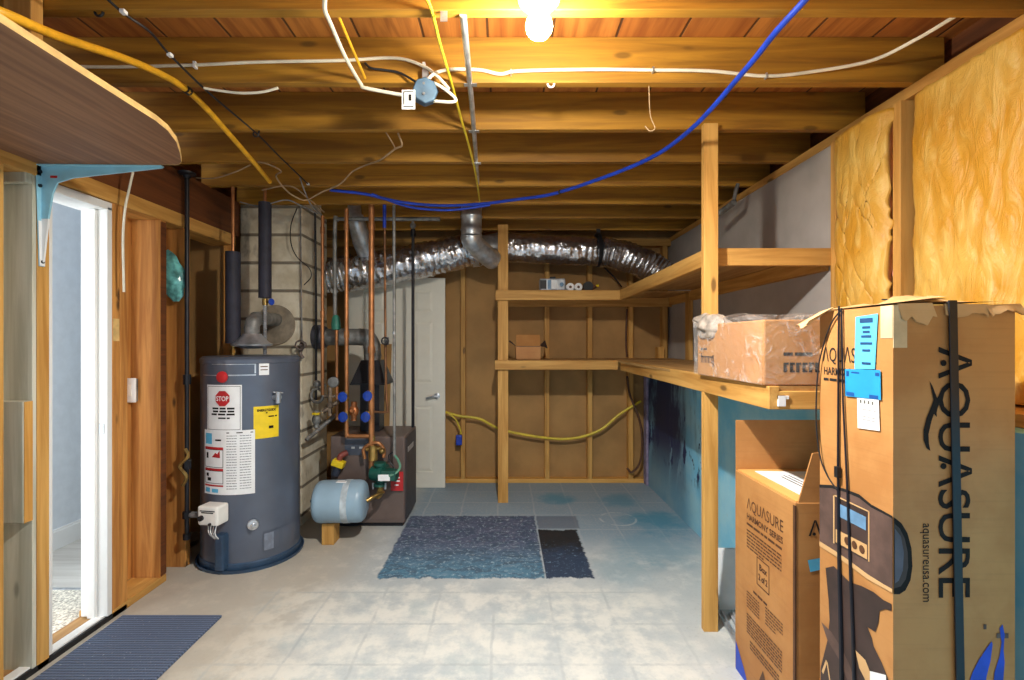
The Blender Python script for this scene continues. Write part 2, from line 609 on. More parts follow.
# writing and prints: meshes laid on a surface by a map (u, v, lift) -> point
def text(name, s, size, fn, mat, parent, u=0, v=0, align='LEFT', bold=0.0, sx=1.0, label=None):
    cu = bpy.data.curves.new('t', 'FONT')
    cu.body = s
    cu.size = size
    cu.align_x = align
    cu.offset = bold
    cu.resolution_u = 3
    ob = bpy.data.objects.new('t', cu)
    COL.objects.link(ob)
    dg = bpy.context.evaluated_depsgraph_get()
    dg.update()
    me = bpy.data.meshes.new_from_object(ob.evaluated_get(dg))
    bm = bmesh.new()
    bm.from_mesh(me)
    for w in bm.verts:
        w.co = fn(u + w.co.x * sx, v + w.co.y)
    bpy.data.objects.remove(ob)
    bpy.data.curves.remove(cu)
    bpy.data.meshes.remove(me)
    mb = MB()
    mb.bm.free()
    mb.bm = bm
    return obj(name, mb, mat, parent, label=label, fix=False)


def rects(name, rs, fn, mat, parent, nu=1, label=None):
    mb = MB()
    for (u0, v0, u1, v1) in rs:
        mb.grid(lambda a, b: fn(u0 + (u1 - u0) * a, v0 + (v1 - v0) * b), nu, 1)
    return obj(name, mb, mat, parent, label=label, fix=False)


def frame_rects(u0, v0, u1, v1, t):
    return [(u0, v0, u1, v0 + t), (u0, v1 - t, u1, v1), (u0, v0 + t, u0 + t, v1 - t), (u1 - t, v0 + t, u1, v1 - t)]


def words(u0, u1, v, h, seed=1, fill=.9):
    """Marks for a line of print too small to read."""
    r = random.Random(seed)
    out = []
    u = u0
    end = u0 + (u1 - u0) * fill
    while u < end:
        w = min(r.uniform(2.0, 5.5) * h, end - u)
        if w > h * .4:
            out.append((u, v, u + w, v + h))
        u += w + h * .7
    return out


def polyface(name, pts, fn, mat, parent, label=None):
    mb = MB()
    vs = [mb.bm.verts.new(fn(u, v)) for u, v in pts]
    f = mb.bm.faces.new(vs)
    f.normal_update()
    bmesh.ops.triangulate(mb.bm, faces=[f])
    return obj(name, mb, mat, parent, label=label, fix=False)


# ------------------------------------------------------------------ the room shell
JZ0, JZ1 = 2.46, 2.645
XL, XR, XF, YB = -2.0, 1.66, 1.41, 4.84
struct('floor', MB().box(-2.2, 1.41, -.8, 4.95, -.1, 0), FLOOR, 'grey stained concrete basement floor with a dark painted square', 'floor')
struct('ceiling', MB().box(-2.6, 1.85, -.8, 5.0, 2.646, 2.68), SUB, 'underside of the brown plank subfloor above the joists', 'ceiling')
joist_txt = ['joist the bare bulb hangs from, topmost in the photo', 'joist carrying the white cable and the junction box',
             'third joist, just behind the junction box', 'fourth joist, level with the top of the right shelf post', 'fifth joist, behind the right shelf post',
             'sixth joist, above the blue cable sag', 'seventh joist, in front of the galvanised duct stub', 'eighth joist, just behind the galvanised duct stub', 'ninth joist, above the foil ducts at the back']
for k in range(-5, 9):
    y = 1.529 + .43 * k
    if k == 8:
        continue
    lab = 'wooden ceiling ' + joist_txt[k] if k >= 0 else 'wooden ceiling joist overhead in front of the bulb, out of the photo'
    o = struct('ceiling_joist', MB().box(-2.04, 1.78, y, y + .04, JZ0, JZ1), JOI, lab, 'ceiling joist', 'ceiling joists', bevel=.003)
    rebase(o, (0, y, JZ0))
# rear wall: tan sheathing and open studs
struct('wall_back', MB().box(-2.55, 1.85, YB + .085, YB + .12, 0, 2.7), TANP, 'tan sheathing of the far wall behind the bare studs', 'wall')
struct('trim_1', MB().box(-2.0, 1.41, YB, YB + .085, 0, .04), W[0], 'wooden bottom plate along the foot of the far wall', 'wall plate', bevel=.003)
struct('trim_2', MB().box(-2.0, 1.66, YB, YB + .085, 2.37, 2.44), W[0], 'wooden top plate across the far wall under the joists', 'wall plate', bevel=.003)
for px, lab in ((463, 'bare stud right of the white panelled door'), (505, 'bare stud hidden behind the far shelf post'), (547, 'bare stud behind the silver radio on the upper shelf'),
                (590, 'bare stud behind the dark tape roll on the upper shelf'), (631, 'bare stud beside the hanging brown wire'), (665, 'bare stud in the far right corner above the lower shelf')):
    x = (px - CX) * YB / F
    z0 = 1.2 if px == 665 else .04
    o = struct('wall_stud', MB().box(x - .024, x + .024, YB, YB + .085, z0, 2.37), W[2], lab + ' of the far wall', 'wall stud', 'far wall studs', bevel=.002)
    rebase(o, (x, YB, z0))
struct('trim_3', MB().box(1.385, 1.41, 4.74, YB, 0.0, 1.16), LAV, 'lavender foam strip down the far right corner', 'foam strip', bevel=.01)
# right wall
struct('wall_right', MB().box(XF, 1.95, -.8, 4.95, 0, 1.16), FOUND, 'blue painted foundation wall with navy stains on the right', 'wall')
struct('trim_4', MB().box(1.5, 1.9, -.8, 4.93, 1.16, 1.2), W[1], 'wooden sill plate on top of the blue foundation wall', 'sill plate', bevel=.003)
struct('wall_right_upper', MB().box(XR, 1.675, 2.45, 4.93, 1.2, 2.412), DRYW, 'grey drywall sheet above the shelves on the right', 'wall')
struct('trim_5', MB().box(1.655, 1.67, 2.438, 2.45, 1.2, 2.412), WHITE, 'white cut edge of the grey drywall sheet', 'drywall edge')
struct('wall_right_outer', MB().box(1.82, 1.86, -.8, 5.0, 1.2, 2.7), RIM, 'dark outer sheathing behind the yellow insulation', 'wall')
struct('trim_6', MB().box(XR - .005, 1.82, -.8, 4.93, 2.412, 2.459), W[1], 'wooden top plates over the insulation and the drywall', 'wall plate', bevel=.003)
for y, lab in ((2.396, 'bare stud against the cut edge of the drywall'), (2.005, 'bare stud between the two yellow insulation batts')):
    o = struct('wall_stud', MB().box(XR - .022, 1.8, y, y + .04, 1.2, 2.412), W[2], lab + ' on the right wall', 'wall stud', 'right wall studs', bevel=.002)
    rebase(o, (XR, y, 1.2))


def batt(y0, y1, z0, z1, seed, lab, side):
    def fn(a, b):
        y = y0 + (y1 - y0) * a
        z = z0 + (z1 - z0) * b
        e = min(a, 1 - a) * (y1 - y0)
        puff = .018 * (1 - math.exp(-e / .03))
        n = noise.noise(V((y * 6, z * 2.2, seed))) * .010 + noise.noise(V((y * 26 + z * 4, z * 6 - y * 5, seed + 4))) * .006
        r = .007 * math.exp(-abs(noise.noise(V((y * 9 - z * 2.6, z * 2.4, seed + 9)))) * 9) + .003 * math.exp(-abs(noise.noise(V((y * 15 + z * 4, z * 6, seed + 2)))) * 10)
        edge = .006 * noise.noise(V((z * 30, y * 30, seed))) if (a in (0, 1) or b in (0, 1)) else 0
        return V((XR + .012 - puff - n + r - .012, y + edge, z + (edge if z > 2 else 0)))
    mb = MB().grid(fn, 70 if y1 - y0 < 1 else 230, 90)
    o = obj('insulation_batt', mb, KRAFT, smooth=True)
    sol = o.modifiers.new('s', 'SOLIDIFY')
    sol.thickness = .05
    sol.offset = -1
    tag(o, lab, 'insulation', 'yellow insulation batts')
    rebase(o, (XR, (y0 + y1) / 2, z0))
    p = MB()
    p.grid(lambda a, b: V((XR + .006 + .012 * noise.noise(V((b * 20, a * 3, seed))), y0 - side * .010 + (a - .5) * .016 + .004 * noise.noise(V((b * 40, 3, seed))), z0 + (z1 - z0 - .03) * b)), 3, 50)
    f = obj('fibreglass_edge', p, PINK, o, label='pink fibreglass showing along the torn edge')
    return o


batt(2.075, 2.352, 1.21, 2.40, 3.1, 'crumpled yellow kraft-faced insulation batt between the drywall and the open stud', 1)
batt(-.75, 1.972, 1.21, 2.41, 8.7, 'wide wrinkled yellow kraft-faced insulation behind the tall strapped carton', 0)

# left wall: open framing around the doorway
struct('wall_left', MB().box(-2.2, -2.17, 2.57, 3.09, .04, 2.12), FIR, 'board backing of the open stud bay beside the doorway', 'wall')
struct('wall_left_recess', MB().box(-2.55, -2.04, 3.6, 3.64, 0, 2.46), TANP, 'tan panel in the recess left of the water heater', 'wall')
struct('wall_left_side', MB().box(-2.58, -2.55, 3.07, 4.93, 0, 2.64).box(-2.58, -2.17, 3.072, 3.08, 0, 2.64), TANP, 'side of the recess behind the water heater', 'wall')
struct('wall_left_near', MB().box(-2.2, -2.16, -.8, 2.06, 0, 2.46), PALE, 'pale boarding behind the near studs left of the doorway', 'wall')
struct('trim_7', MB().box(-2.04, XL, 2.0, 3.64, 2.2, 2.46), RIM, 'dark brown header board over the doorway and the stud bays', 'header')
struct('trim_8', MB().box(-2.17, XL + .006, 1.3, 3.58, 2.12, 2.2), W[1], 'wooden plate over the doorway running back to the recess', 'wall plate', bevel=.003)
struct('trim_9', MB().box(-2.17, XL, 2.465, 2.86, 0, .04), W[1], 'wooden sole plate on the floor right of the doorway', 'wall plate', bevel=.003)
for y, x1, w, lab in ((2.463, -2.14, .05, 'door jamb stud right against the white door frame'), (2.515, -2.14, .05, 'second stud doubled beside the white door frame'),
                      (2.81, -2.17, .045, 'deep stud that carries the white switch plate'), (3.03, -2.17, .045, 'stud behind the black gas pipe'), (3.54, -2.06, .045, 'last stud before the block chimney')):
    z0 = .04 if y < 2.9 else 0
    o = struct('wall_stud', MB().box(x1, XL, y, y + w, z0, 2.12), FIR, lab, 'wall stud', 'left wall studs', bevel=.003)
    rebase(o, (XL, y, z0))
o = [q for q in COL.objects if q.get('label', '').startswith('door jamb stud')][0]
obj('pale_scar', MB().box(XL - .001, XL + .002, 2.468, 2.508, 1.415, 1.53), EDGE, o, label='pale bare scar')
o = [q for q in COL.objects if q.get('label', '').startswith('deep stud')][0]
obj('shade_strip', MB().box(XL - .001, XL + .003, 2.811, 2.854, .05, 2.11), RIM, o, label='dark strip of painted shade')  # dark strip painted in for the shadowed gap beside this stud
# framing at the near side of the doorway
o = struct('wall_stud', MB().box(-2.14, XL, 2.07, 2.125, 0, 2.12), W[2], 'orange near door stud the blue bracket is screwed to', 'wall stud', 'left wall studs', bevel=.003)
rebase(o, (XL, 2.07, 0))
o = struct('wall_stud', MB().box(-2.14, XL - .002, 2.05, 2.068, 0, 2.12), PALE, 'pale daylight-toned stud face at the left edge of the photo', 'wall stud', 'left wall studs', bevel=.002)  # pale sheet carries the daylight tone of the stud's near face
rebase(o, (XL, 2.05, 0))
o = struct('wall_block', MB().box(-2.16, XL, 2.01, 2.049, .655, 1.163), PALE, 'pale scab block nailed to the near door stud at waist height', 'wood block', bevel=.004)
nb = obj('block_side', MB().box(XL, XL + .003, 2.012, 2.047, .657, 1.161), W[2], o, label='orange cut side')
kn = obj('knot', MB().lathe([(.0001, 0), (.032, 0), (.03, .0015), (.0001, .0018)], (-2.115, 2.0095, .76), (0, -1, 0), 14), flat('knot_red', (96, 44, 32), .6), o, label='dark red knot')
o = struct('wall_block', MB().box(-2.18, XL - .001, 2.02, 2.049, 2.077, 2.165), PALE, 'pale greenish block under the near overhead shelf', 'wood block', bevel=.004)
o = struct('wall_stud', MB().box(-2.16, XL, 1.885, 1.932, 0, 2.12), W[2], 'orange stud at the extreme left edge of the photo', 'wall stud', 'left wall studs', bevel=.003)
rebase(o, (XL, 1.885, 0))

# doorway, threshold and the hall beyond
d = thing('door_1', 'white door frame of the open doorway on the left', 'door frame', (XL, 2.29, 0), kind='structure')
obj('jamb', MB().box(-2.13, XL + .004, 2.43, 2.46, .03, 2.09), WHITE, d, bevel=.003)
obj('jamb', MB().box(-2.15, XL - .004, 2.128, 2.145, .03, 2.09), WHITE, d, bevel=.003)
obj('head_jamb', MB().box(-2.15, XL + .004, 2.145, 2.46, 2.075, 2.115), WHITE, d, bevel=.003)
obj('door_stop', MB().box(-2.085, -2.045, 2.412, 2.43, .03, 2.075), WHITE, d, bevel=.003)
obj('strike_plate', MB().box(-2.035, -2.012, 2.427, 2.43, .95, 1.0).box(-2.03, -2.017, 2.426, 2.4305, .965, .985), STEEL, d, label='small steel strike plate')
d = thing('threshold', 'worn white doorway sill with a dark edge beside the ribbed mat', 'threshold', (XL, 2.3, 0), kind='structure')
obj('sill_board', MB().box(-2.06, XL - .012, 1.95, 2.56, .012, .034), WHITE, d, bevel=.003)
obj('dark_edge', MB().box(-2.012, XL, 1.95, 2.56, 0, .026), DARK, d)
obj('worn_strip', MB().box(-2.15, -2.06, 1.95, 2.5, 0, .022), wood('worn_wood', (190, 150, 96), (150, 100, 54), 1), d)
struct('floor_hall', MB().box(-3.06, -2.15, 2.75, 4.9, -.05, 0), VINYL, 'grey plank floor of the hall beyond the doorway', 'floor')
struct('floor_hall_carpet', MB().box(-3.06, -2.15, 1.2, 2.74, -.05, .008), CARPET, 'speckled beige carpet just inside the hall', 'floor')
struct('trim_10', MB().box(-3.06, -2.15, 2.735, 2.755, -.01, .012), STEEL, 'thin metal strip between hall carpet and planks', 'floor strip')
struct('wall_hall', MB().box(-3.1, -3.06, .9, 4.9, 0, 2.5), HALLW, 'pale blue-grey wall of the hall beyond the doorway', 'wall')
struct('wall_hall_end', MB().box(-3.06, -2.2, 4.86, 4.9, 0, 2.5), HALLW, 'end wall of the hall', 'wall')
struct('wall_hall_near_side', MB().box(-2.225, -2.2, 2.57, 3.05, 0, 2.5).box(-2.6, -2.2, 3.05, 3.07, 0, 2.5).box(-2.62, -2.6, 3.05, 4.9, 0, 2.5), HALLW, 'hall side of the left wall', 'wall')
mb = MB().box(-3.06, -3.044, .9, 4.86, 0, .12).box(-3.06, -3.05, .9, 4.86, .12, .135)
struct('baseboard_hall', mb, WHITE, 'tall white baseboard of the hall wall', 'baseboard')

# ------------------------------------------------------------------ the chimney
CHX0, CHX1, CHY0, CHY1 = -2.035, -1.56, 3.72, 4.24
o = struct('wall_chimney', MB().box(CHX0, CHX1, CHY0, CHY1, 0, 2.66), BLOCK, 'painted concrete block chimney between heater and boiler', 'chimney', bevel=.004)

# ------------------------------------------------------------------ the water heater
HC, HR = V((-1.698, 3.25, 0)), .296
h = thing('water_heater', 'tall grey cylindrical water heater with white and yellow labels', 'water heater', HC)
obj('tank_body', MB().lathe([(HR - .02, .05), (HR, .052), (HR, .30), (HR, .9), (HR, 1.26), (HR, 1.275)], HC, seg=64), HEAT, h, smooth=True)
obj('base_ring', MB().lathe([(HR - .03, 0), (HR + .004, 0), (HR + .008, .012), (HR + .008, .05), (HR + .002, .056)], HC, seg=64), HEATD, h, smooth=True)
obj('top_cap', MB().lathe([(HR, 1.274), (HR + .004, 1.278), (HR + .004, 1.302), (HR - .012, 1.318), (.1, 1.324)], HC, seg=64), HEAT, h, smooth=True)
obj('drain_pan', MB().lathe([(HR - .03, .0), (HR + .022, .0), (HR + .028, .02), (HR + .022, .02), (HR + .012, .004)], HC, seg=48), HEATD, h, smooth=True)


def hang(px):
    d = V(((px - CX) / F, 1.0, 0)).normalized()
    b = d.dot(HC)
    c = HC.length_squared - HR * HR
    disc = max(b * b - c, 0)
    p = d * (b - math.sqrt(disc)) - HC
    return math.atan2(p.y, p.x), (p + HC).y


def hz(px, py):
    a, y = hang(px)
    return CH - (py - CY) * y / F


def hmap(lift):
    # u measured in metres of arc from the direction facing the camera
    a0 = math.atan2(-HC.y, -HC.x)

    def fn(u, v):
        a = a0 + u / HR
        return V((HC.x + (HR + lift) * math.cos(a), HC.y + (HR + lift) * math.sin(a), v))
    return fn


def hu(px):
    a0 = math.atan2(-HC.y, -HC.x)
    return (hang(px)[0] - a0) * HR


def hrect(x0, y0, x1, y1):
    xm = (x0 + x1) / 2
    return (hu(x0), hz(xm, y1), hu(x1), hz(xm, y0))


r = hrect(207.5, 385, 242, 431)
L = rects('stop_label', [r], hmap(.0015), PAPER, h, 10, 'white notice with a red stop sign')
rects('border', frame_rects(r[0] + .008, r[1] + .006, r[2] - .008, r[3] - .008, .0025), hmap(.0025), INK, L, 8)
u, v = hu(223), hz(223, 398.5)
polyface('stop_sign', [(u + .047 * math.cos(PI / 8 + k * PI / 4), v + .050 * math.sin(PI / 8 + k * PI / 4)) for k in range(8)], hmap(.0075), REDP, L, 'red octagon')
text('stop_lettering', 'STOP', .040, hmap(.0092), PAPER, L, u, v - .014, 'CENTER', .0006, .80)
w_ = []
for i, (f, hh) in enumerate(((.86, .011), (.82, .011), (.95, .011))):
    wd = (r[2] - r[0]) * .72 * f
    w_ += words(u - wd / 2, u + wd / 2, v - .067 - i * .018, hh, 10 + i, 1)
w_ += words(u - .03, u + .045, v - .125, .009, 15, 1)
rects('notice_print', w_, hmap(.003), INK, L)
r = hrect(205, 430.5, 255, 495)
L = rects('instruction_label', [r], hmap(.002), PAPER, h, 12, 'white instruction sheet with red framed pictures')
uw, vh = r[2] - r[0], r[3] - r[1]


def lu(a):
    return r[0] + uw * a


def lv(b):
    return r[3] - vh * b


rects('blue_print', [(lu(.05), lv(.22), lu(.22), lv(.05)), (lu(.05), lv(.97), lu(.17), lv(.9)), (lu(.22), lv(.97), lu(.36), lv(.91))], hmap(.003), LBLUE, L, 3)
rects('red_bar', [(lu(.03), lv(.30), lu(.46), lv(.262)), (lu(.03), lv(.63), lu(.46), lv(.595)), (lu(.03), lv(.875), lu(.46), lv(.85))], hmap(.003), REDP, L, 4)
rects('picture_frame', frame_rects(lu(.03), lv(.58), lu(.46), lv(.30), .003) + frame_rects(lu(.03), lv(.83), lu(.46), lv(.63), .003), hmap(.0032), INK, L, 3)
polyface('red_flame', [(lu(.22), lv(.42)), (lu(.3), lv(.35)), (lu(.34), lv(.37)), (lu(.39), lv(.31)), (lu(.40), lv(.43))], hmap(.0034), REDP, L)
rects('print', [(lu(.08), lv(.44), lu(.13), lv(.35)), (lu(.08), lv(.72), lu(.14), lv(.67)), (lu(.11), lv(.79), lu(.2), lv(.74)), (lu(.3), lv(.165), lu(.42), lv(.14)), (lu(.52), lv(.045), lu(.97), lv(.03))], hmap(.0034), INK, L, 2)
w_ = []
for i in range(21):
    b = .09 + i * .041
    w_ += words(lu(.52), lu(.72), lv(b), .004, 40 + i) + words(lu(.75), lu(.96), lv(b), .004, 80 + i)
rects('fine_print', w_, hmap(.0032), flat('grey_ink', (120, 126, 134), .6), L)
r = hrect(253.5, 406, 278.5, 438)
L = rects('energy_label', [r], hmap(.0015), YEL, h, 8, 'yellow energy label')
um = (r[0] + r[2]) / 2
text('energy_lettering', 'ENERGYGUIDE', .0205, hmap(.003), INK, L, um, r[3] - .032, 'CENTER', .0009, .8)
rects('energy_print', words(um + .01, r[2] - .012, r[3] - .07, .008, 5, 1) + [(um + .012, r[3] - .142, um + .04, r[3] - .125), (um - .006, r[3] - .046, um + .004, r[3] - .038)], hmap(.003), INK, L, 2)
r = hrect(259, 363, 269, 375)
L = rects('small_label', [r], hmap(.0015), PAPER, h, 4, 'small white sticker')
rects('print', [(r[0] + .008, r[1] + .03, r[2] - .008, r[1] + .036), (r[0] + .008, r[1] + .05, r[2] - .008, r[1] + .056)], hmap(.0025), INKB, L, 2)
u, v = hu(222.5), hz(222.5, 377)
mb = MB()
f = hmap(.002)
c0 = f(u, v)
nrm = (c0 - HC)
nrm.z = 0
bd = obj('badge', MB().lathe([(.0001, 0), (.036, 0), (.034, .008), (.02, .013), (.0001, .014)], c0, nrm, 20), REDP, h, smooth=True, label='round red badge')
rects('silver_trim', [(hu(203.5), v + .006, u - .036, v + .012), (u + .036, v + .006, hu(256), v + .014), (hu(212), v + .075, hu(256), v + .079), (hu(254.5), v + .02, hu(256), v + .079)], hmap(.0015), STEEL, h, 8)
# relief valve, gas control, drain knob, access cover
a, y_ = hang(275)
c0 = hmap(0)(hu(275), hz(275, 397))
n0 = (c0 - HC)
n0.z = 0
n0.normalize()
rv = obj('relief_valve', MB().cyl(c0, c0 + n0 * .05, .018).cyl(c0 + n0 * .04 + V((0, 0, -.035)), c0 + n0 * .04 + V((0, 0, .035)), .016), STEEL, h, smooth=True)
obj('relief_lever', MB().beam(c0 + n0 * .05 + V((-.035, 0, .035)), c0 + n0 * .055 + V((.02, 0, .03)), .014, .006), STEEL, rv)
c0 = hmap(0)(hu(219), hz(219, 511))
n0 = (c0 - HC)
n0.z = 0
n0.normalize()
t0 = V((-n0.y, n0.x, 0))
gc = obj('gas_control', MB().obox(c0 + n0 * .045, t0, n0, (0, 0, 1), .068, .048, .058), PORC, h, bevel=.012, label='white gas control box')
obj('control_knob', MB().cyl(c0 + n0 * .093 - t0 * .038 + V((0, 0, -.012)), c0 + n0 * .108 - t0 * .038 + V((0, 0, -.012)), .016), DARK, gc)
obj('control_button', MB().cyl(c0 + n0 * .093 + t0 * .02 + V((0, 0, -.045)), c0 + n0 * .104 + t0 * .02 + V((0, 0, -.045)), .008), DARK, gc)
obj('control_print', MB().obox(c0 + n0 * .0935 + V((0, 0, .03)), t0, n0, (0, 0, 1), .05, .0006, .003).obox(c0 + n0 * .0935 + V((0, 0, .02)), t0, n0, (0, 0, 1), .04, .0006, .003), INK, gc)
for k in range(4):
    s_ = (k - 1.5) * .02
    obj('wire', MB().tube([c0 + n0 * .05 + t0 * s_ + V((0, 0, -.055)), c0 + n0 * .07 + t0 * (s_ * .7 + .012) + V((0, 0, -.11)), c0 + n0 * .03 + t0 * (s_ * .4 + .018) + V((0, 0, -.165))], .0032, 6), PAPER if k % 2 else STEEL, gc)
obj('wire_cover', MB().obox(c0 + n0 * .012 + V((0, 0, -.24)) + t0 * .03, t0, n0, (0, 0, 1), .03, .03, .11), HEATD, h, bevel=.01)
c0 = hmap(0)(hu(253), hz(253, 524))
n0 = (c0 - HC)
n0.z = 0
obj('drain_valve', MB().lathe([(.028, 0), (.034, .012), (.03, .022), (.014, .024), (.012, .05), (.0001, .052)], c0, n0, 16), STEEL, h, smooth=True)
r = hrect(263, 527, 299, 546)
rects('access_cover', [r], hmap(.006), HEAT, h, 10)
rects('cover_plate', [(r[0] + .005, r[1] + .01, r[0] + .06, r[3] - .008)], hmap(.009), flat('light_enamel', (126, 136, 154), .4), h, 4)
# flue with draft hood to the chimney collar
FX = V((HC.x + .0, HC.y, 0))
hd = obj('draft_hood', MB().lathe([(.05, 1.365), (.125, 1.385), (.128, 1.395), (.1, 1.412), (.062, 1.455), (.058, 1.465)], FX, seg=24), STEEL, h, smooth=True, label='flared steel draft hood')
for k in range(4):
    a = k * PI / 2 + .5
    obj('hood_leg', MB().beam(FX + V((.1 * math.cos(a), .1 * math.sin(a), 1.315)), FX + V((.1 * math.cos(a), .1 * math.sin(a), 1.39)), .014, .004), STEEL, hd)
fl = [FX + V((0, 0, 1.46)), FX + V((0, 0, 1.51)), FX + V((.0, .03, 1.555)), FX + V((-.01, .12, 1.575)), V((-1.75, 3.70, 1.58))]
path = cat_rom(fl, 6)
obj('flue_pipe', MB().sweep(path, [.047 + (.003 if i % 5 == 0 else 0) for i in range(len(path))], 20), GREYPIPE, h, smooth=True)
o = obj('flue_collar', MB().lathe([(.0001, 0), (.155, 0), (.15, .012), (.08, .016), (.068, .02)], (-1.765, CHY0 - .001, 1.54), (0, -1, 0), 32), flat('mortar_grey', (150, 138, 120), .8, var=.15), smooth=True)
tag(o, 'round mortar-grey collar on the chimney above the water heater', 'flue collar')

# water lines of the heater
p1 = P(233, 346, 3.22)
o = thing('water_pipe', 'insulated water pipe left of the flue, shorter dark foam sleeve', 'pipe', (p1.x, 3.22, 1.32))
obj('foam_sleeve', MB().cyl((p1.x, 3.22, 1.40), (p1.x, 3.22, CH + (342 - 252) * 3.22 / F), .046, seg=20), FOAM, o, smooth=True)
obj('copper_tube', MB().cyl((p1.x, 3.22, CH + (342 - 254) * 3.22 / F), (p1.x, 3.22, 2.44), .011), COPPER, o, smooth=True)
obj('nipple', MB().cyl((p1.x, 3.22, 1.318), (p1.x, 3.22, 1.40), .013).cyl((p1.x, 3.22, 1.335), (p1.x, 3.22, 1.36), .018, seg=6), BRASS, o, smooth=True)
p2 = P(265, 298, 3.3)
o = thing('water_pipe', 'insulated water pipe in front of the chimney, upper dark foam sleeve', 'pipe', (p2.x, 3.3, 1.32))
obj('foam_sleeve', MB().cyl((p2.x, 3.3, p2.z), (p2.x, 3.3, 2.36), .041, seg=20), FOAM, o, smooth=True)
obj('copper_tube', MB().cyl((p2.x, 3.3, 2.35), (p2.x, 3.3, 2.455), .011), COPPER, o, smooth=True)
fx = obj('flex_connector', MB().sweep([(p2.x, 3.3, 1.318 + i * .006) for i in range(int((p2.z - 1.318) / .006) + 1)], [.011 + .003 * (i % 2) for i in range(int((p2.z - 1.318) / .006) + 1)], 10), STEEL, o, smooth=True)
vb = obj('shutoff_valve', MB().cyl((p2.x, 3.3, p2.z - .05), (p2.x, 3.3, p2.z - .005), .018).cyl((p2.x, 3.3, p2.z - .028), (p2.x + .05, 3.28, p2.z - .028), .008), BRASS, o, smooth=True)
obj('valve_handle', MB().lathe([(.0001, 0), (.022, 0), (.024, .006), (.02, .012), (.0001, .012)], (p2.x + .05, 3.28, p2.z - .028), (1, -.4, 0), 10), BLUEH, vb, smooth=True)

# black gas pipe with its valve and branch to the heater
gx, gy = P(187, 172, 2.97).x, 2.97
g = thing('gas_pipe', 'black iron gas pipe dropping beside the last left studs', 'pipe', (gx, gy, .25))
obj('riser', MB().cyl((gx, gy, .22), (gx, gy, 2.44), .0135, seg=14), IRON, g, smooth=True)
obj('coupling', MB().cyl((gx, gy, 1.15), (gx, gy, 1.21), .022, seg=12), IRON, g)
obj('coupling', MB().cyl((gx, gy, .63), (gx, gy, .69), .024, seg=8), IRON, g)
obj('top_flange', MB().lathe([(.0001, 0), (.05, 0), (.048, .012), (.024, .02), (.018, .035)], (gx, gy, 2.45), (0, 0, -1), 16), IRON, g, smooth=True)
obj('flex_line', MB().sweep(cat_rom([(gx + .01, gy - .03, .76), (gx + .035, gy - .045, .72), (gx - .012, gy - .05, .66), (gx + .03, gy - .05, .6), (gx, gy - .04, .54)], 12), [.009 + .002 * (i % 2) for i in range(49)], 8), BRASS, g, smooth=True)
gb = obj('branch', MB().cyl((gx, gy, .35), (gx + .15, 2.95, .35), .013).cyl((gx + .03, gy, .35), (gx + .055, gy, .35), .02, seg=8), GREYPIPE, g, smooth=True)
obj('union', MB().cyl((gx, gy, .33), (gx, gy, .37), .025, seg=8), IRON, gb)
obj('drip_cap', MB().cyl((gx, gy, .2), (gx, gy, .235), .022, seg=8), IRON, g)

# ------------------------------------------------------------------ the boiler
BX0, BX1, BY0, BY1, BZ = -1.33, -.765, 3.69, 4.16, .69
b = thing('boiler', 'squat brown metal boiler with a black flue hood in front of the white door', 'boiler', ((BX0 + BX1) / 2, (BY0 + BY1) / 2, 0))
obj('cabinet', MB().box(BX0, BX1, BY0, BY1, .03, BZ), BOIL, b, bevel=.006)
obj('base', MB().box(BX0 + .02, BX1 - .02, BY0 + .02, BY1 - .02, 0, .03), IRON, b)
obj('side_panel', MB().box(BX1, BX1 + .006, BY0 + .03, BY1 - .03, .05, BZ - .02), BOILD, b)
obj('side_slot', MB().box(BX1 + .006, BX1 + .009, BY0 + .09, BY1 - .16, .55, .59), STEEL, b)
q0, q1 = P(345, 455, BY0), P(374, 439, BY0)
dp = obj('data_plate', MB().box(q0.x, q1.x, BY0 - .005, BY0, q0.z, q1.z), flat('plate_blue_grey', (74, 82, 98), .4, var=.1), b)
obj('plate_print', MB().box(q0.x + .05, q0.x + .075, BY0 - .006, BY0 - .005, q0.z + .05, q0.z + .065).box(q0.x + .11, q0.x + .14, BY0 - .006, BY0 - .005, q0.z + .05, q0.z + .065), STEEL, dp)
obj('front_panel', MB().box(BX0 + .045, BX0 + .28, BY0 - .004, BY0, .1, q0.z - .01).box(BX0 + .3, BX1 - .01, BY0 - .004, BY0, .06, BZ - .01), BOIL, b, bevel=.002)
q0 = P(372, 371, 3.95)
hx, hy = q0.x, 3.97
zt = CH + (342 - 360) * hy / F
zb = CH + (342 - 382) * hy / F
mb = MB()
t_, w_ = .075, .14
mb.hexa([(hx - w_, hy - w_, zb), (hx + w_, hy - w_, zb), (hx + w_, hy + w_, zb), (hx - w_, hy + w_, zb), (hx - t_, hy - t_, zt), (hx + t_, hy - t_, zt), (hx + t_, hy + t_, zt), (hx - t_, hy + t_, zt)])
hood = obj('flue_hood', mb, IRON, b, bevel=.004, label='black pyramid draft hood')
obj('hood_rim', MB().box(hx - w_ - .003, hx + w_ + .003, hy - w_ - .003, hy + w_ + .003, zb - .012, zb), IRON, hood)
obj('flue_box', MB().box(hx - .08, hx + .075, hy - .08, hy + .08, BZ, zb - .012), IRON, b, bevel=.003, label='black square flue riser')
o = thing('flue_pipe', 'thick grey flue elbow running from chimney to the black hood', 'flue pipe', (hx, hy, zt))
zc = CH + (342 - 337) * hy / F
pt = [(hx, hy, zt - .01), (hx, hy, zt + .05), (hx - .01, hy, zc - .06), (hx - .05, hy, zc - .005), (hx - .12, hy, zc), (hx - .3, hy, zc), (CHX1 + .003, hy, zc)]
pp = cat_rom(pt, 5)
